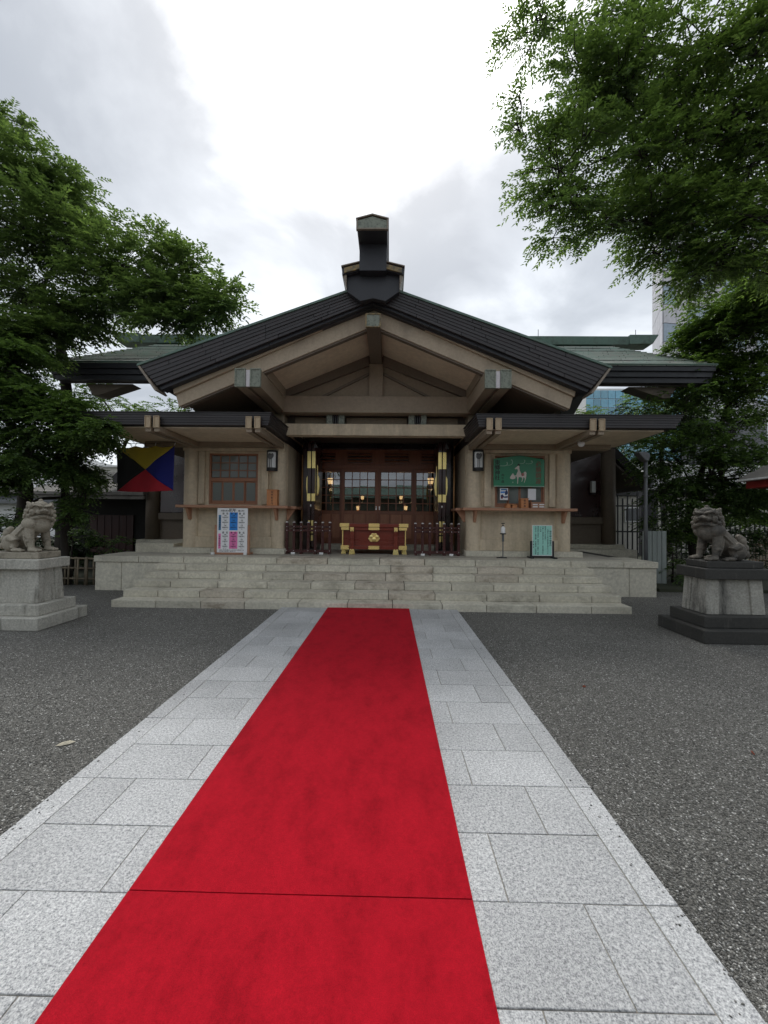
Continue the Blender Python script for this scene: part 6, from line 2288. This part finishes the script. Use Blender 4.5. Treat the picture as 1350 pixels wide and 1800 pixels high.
tree('low_maple_branch', 'leafy low tree with thin trunk just behind the left guardian lion', 'tree', (spot(118, 1000, 8.9).x, 8.9, 0), tuple(spot(112, 850, 8.9)), 0.09,
     [B(105, 900, 7.6, 28, 16, 75), B(125, 915, 7.8, 16, 8, 26), B(30, 910, 7.8, 26, 10, 36), B(150, 868, 8.3, 22, 14, 50)],
     'leaf_maple', 0.068, 0.050, 11, (0.2, 0.36), 0.85, 0.35, 'bark_dark', 34, 6)

# ---- zelkova that overhangs the court from the right
b0 = Vector((8.6, 3.9, 0))
tree('zelkova_tree', 'large spreading green tree overhanging from upper right', 'tree', tuple(b0), (8.4, 4.4, 4.6), 0.30,
     [B(1010, 175, 7.2, 70, 65, 260), B(935, 40, 7.4, 45, 50, 120), B(985, 300, 7.2, 75, 60, 330), B(1000, 380, 7.2, 55, 45, 190), B(915, 235, 7.4, 30, 45, 36),
      B(1100, 150, 7.0, 85, 70, 360), B(1200, 90, 6.8, 95, 90, 420), B(1310, 90, 6.6, 90, 110, 420), B(1110, 270, 7.0, 85, 65, 360), B(1220, 240, 6.8, 95, 80, 420),
      B(1320, 260, 6.6, 80, 90, 380), B(1110, 390, 7.2, 80, 45, 280), B(1210, 360, 7.0, 90, 60, 340), B(1310, 390, 6.8, 80, 65, 320), B(1170, 440, 7.3, 70, 42, 240),
      B(1270, 470, 7.2, 90, 42, 270), B(1235, 494, 7.5, 50, 22, 110), B(1080, 70, 7.3, 60, 55, 40), B(1020, 60, 7.4, 50, 45, 60), B(1420, 200, 6.4, 100, 180, 420), B(1130, 20, 7.0, 60, 40, 70)],
     'leaf_zelkova', 0.085, 0.036, 14, (0.24, 0.46), 0.72, 0.18, 'bark_dark', 45, 4, hollow=2.0, density=0.95, clump=22, twig_r=0.007, limb_max=0.12)

# ---- right-hand trees behind the lion and beyond the hall
b0 = spot(1262, 1000, 11.5)
tree('maple_tree', 'bright topped green maple right of the hall roof below the overhanging tree', 'tree', (b0.x, 11.5, 0), tuple(spot(1262, 760, 11.5)), 0.17,
     [B(1250, 605, 11.2, 50, 40, 230), B(1310, 590, 10.6, 75, 55, 330), B(1290, 570, 11.4, 45, 32, 170), B(1205, 640, 12.0, 40, 25, 110), B(1250, 660, 11.0, 80, 50, 340), B(1330, 680, 10.6, 70, 60, 300),
      B(1350, 540, 11.0, 50, 50, 150), B(1222, 612, 11.3, 30, 26, 120), B(1310, 540, 11.2, 45, 30, 150), B(1335, 490, 9.6, 60, 40, 220), B(1275, 545, 10.8, 45, 32, 190), B(1240, 575, 11.0, 34, 26, 130)],
     'leaf_bright', 0.085, 0.055, 12, (0.26, 0.46), 0.75, 0.35, 'bark_dark', 52, 4, density=1.7)
b0 = spot(1222, 1000, 10.8)
tree('maple_tree', 'dense dark green maple behind the right guardian lion', 'tree', (b0.x, 10.8, 0), tuple(spot(1225, 850, 10.8)), 0.15,
     [B(1200, 740, 10.4, 75, 45, 360), B(1290, 760, 10.2, 85, 55, 420), B(1170, 800, 10.3, 60, 40, 300), B(1250, 830, 10.0, 80, 42, 380), B(1320, 840, 9.8, 60, 50, 260), B(1190, 860, 10.2, 50, 30, 200),
      B(1270, 890, 10.2, 60, 26, 190), B(1180, 905, 10.4, 42, 20, 100), B(1320, 905, 10.4, 50, 24, 120), B(1210, 935, 10.6, 40, 18, 70)],
     'leaf_maple', 0.075, 0.052, 12, (0.24, 0.42), 0.85, 0.35, 'bark_dark', 53, 4, hollow=2.6, density=1.25)
b0 = spot(1175, 1000, 17.0)
tree('roadside_tree', 'green tree seen through the gap between the two right roofs', 'tree', (b0.x, 17.0, 0), tuple(spot(1165, 780, 17)), 0.14,
     [B(1130, 715, 16.5, 50, 32, 240), B(1190, 725, 16.0, 55, 40, 240), B(1175, 690, 16.5, 45, 25, 140), B(1150, 780, 16.0, 50, 35, 160), B(1098, 778, 16.0, 32, 26, 170)],
     'leaf_maple', 0.10, 0.065, 12, (0.3, 0.55), 0.7, 0.35, 'bark_dark', 54, 3)
b0 = spot(1022, 1000, 22.0)
tree('roadside_tree', 'small pale green treetop just right of the porch roof end', 'tree', (b0.x, 22.0, 0), tuple(spot(1022, 790, 22)), 0.12,
     [B(1025, 735, 22, 24, 26, 130)], 'leaf_bright', 0.12, 0.07, 12, (0.3, 0.55), 0.7, 0.35, 'bark_dark', 55, 6)
# ---- trees behind the hall, left gap
b0 = spot(215, 1000, 17.0)
tree('background_tree', 'dark leafy tree seen through the gap under the left main eave', 'tree', (b0.x, 17.0, 0), tuple(spot(215, 800, 17)), 0.18,
     [B(190, 715, 16.5, 60, 45, 260), B(265, 735, 16.5, 60, 30, 170), B(130, 690, 16.0, 60, 60, 220)],
     'leaf_maple', 0.11, 0.07, 12, (0.3, 0.55), 0.7, 0.35, 'bark_dark', 61, 3)
# ---- trees behind the viewer, seen only as reflections in the door glass
for i, (x, lab) in enumerate(((-6.5, 'tree behind the viewer mirrored in the left door panes'), (6.8, 'tree behind the viewer mirrored in the right door panes'))):
    tree('mirrored_tree', lab, 'tree', (x, -14.5, 0), (x, -14.5, 4.5), 0.2,
         [((x + dx, -14.5 + dy_, 6.2 + dz), (1.7, 1.5, 1.2), 60) for dx, dy_, dz in ((-1.3, 0, 0), (1.3, .4, .3), (0, -.3, 1.6), (.6, .6, -.9))],
         'leaf_maple', 0.16, 0.10, 10, (0.4, 0.7), 0.7, 0.35, 'bark_dark', 70 + i, 5)

# ---- hedges added to darken the view behind the lions, shade in their leaf colour
tree('hedge', 'added hedge with shade-darkened leaves behind the left guardian lion', 'hedge', (spot(60, 1000, 11.0).x, 11.0, 0), tuple(spot(60, 940, 11.0)), 0.06,
     [B(0, 935, 10.6, 60, 36, 200), B(80, 940, 10.8, 55, 36, 200), B(150, 960, 11.0, 40, 26, 120), B(30, 985, 10.4, 90, 22, 160)],
     'leaf_shade', 0.085, 0.05, 12, (0.2, 0.36), 0.7, 0.3, 'bark_dark', 91, 2)
tree('hedge', 'added hedge with shade-darkened leaves behind the right guardian lion', 'hedge', (spot(1260, 1000, 12.0).x, 12.0, 0), tuple(spot(1260, 940, 12.0)), 0.06,
     [B(1200, 925, 11.8, 45, 30, 170), B(1270, 930, 11.8, 55, 34, 200), B(1340, 920, 11.6, 50, 36, 180), B(1230, 975, 11.4, 60, 20, 150), B(1310, 980, 11.2, 60, 20, 150)],
     'leaf_shade', 0.085, 0.05, 12, (0.2, 0.36), 0.7, 0.3, 'bark_dark', 92, 2)

# ---- low shrubs
def shrub(px, py, D, rx, rz, n, mat, label, seed):
    c = spot(px, py, D)
    tree('shrub', label, 'shrub', (c.x, D, 0.05), (c.x, D, max(0.3, c.z - 0.1)), 0.03, [((c.x, D, c.z), (rx, rx * 0.8, rz), n)], mat, 0.075, 0.035, 10, (0.16, 0.3), 0.6, 0.3, 'bark_dark', seed, 6, twig_r=0.003)


shrub(128, 945, 9.6, 0.42, 0.28, 60, 'leaf_maple', 'small dark shrub behind the bamboo fence left of the platform', 81)
shrub(200, 955, 9.8, 0.40, 0.22, 60, 'leaf_maple', 'spreading dark shrub beside the left end of the platform', 82)
shrub(1182, 965, 9.9, 0.26, 0.40, 70, 'leaf_bright', 'bright green shrub between the board screen and the right pedestal', 83)
shrub(1205, 1000, 9.6, 0.5, 0.22, 80, 'leaf_maple', 'low dark shrub behind the right pedestal', 84)
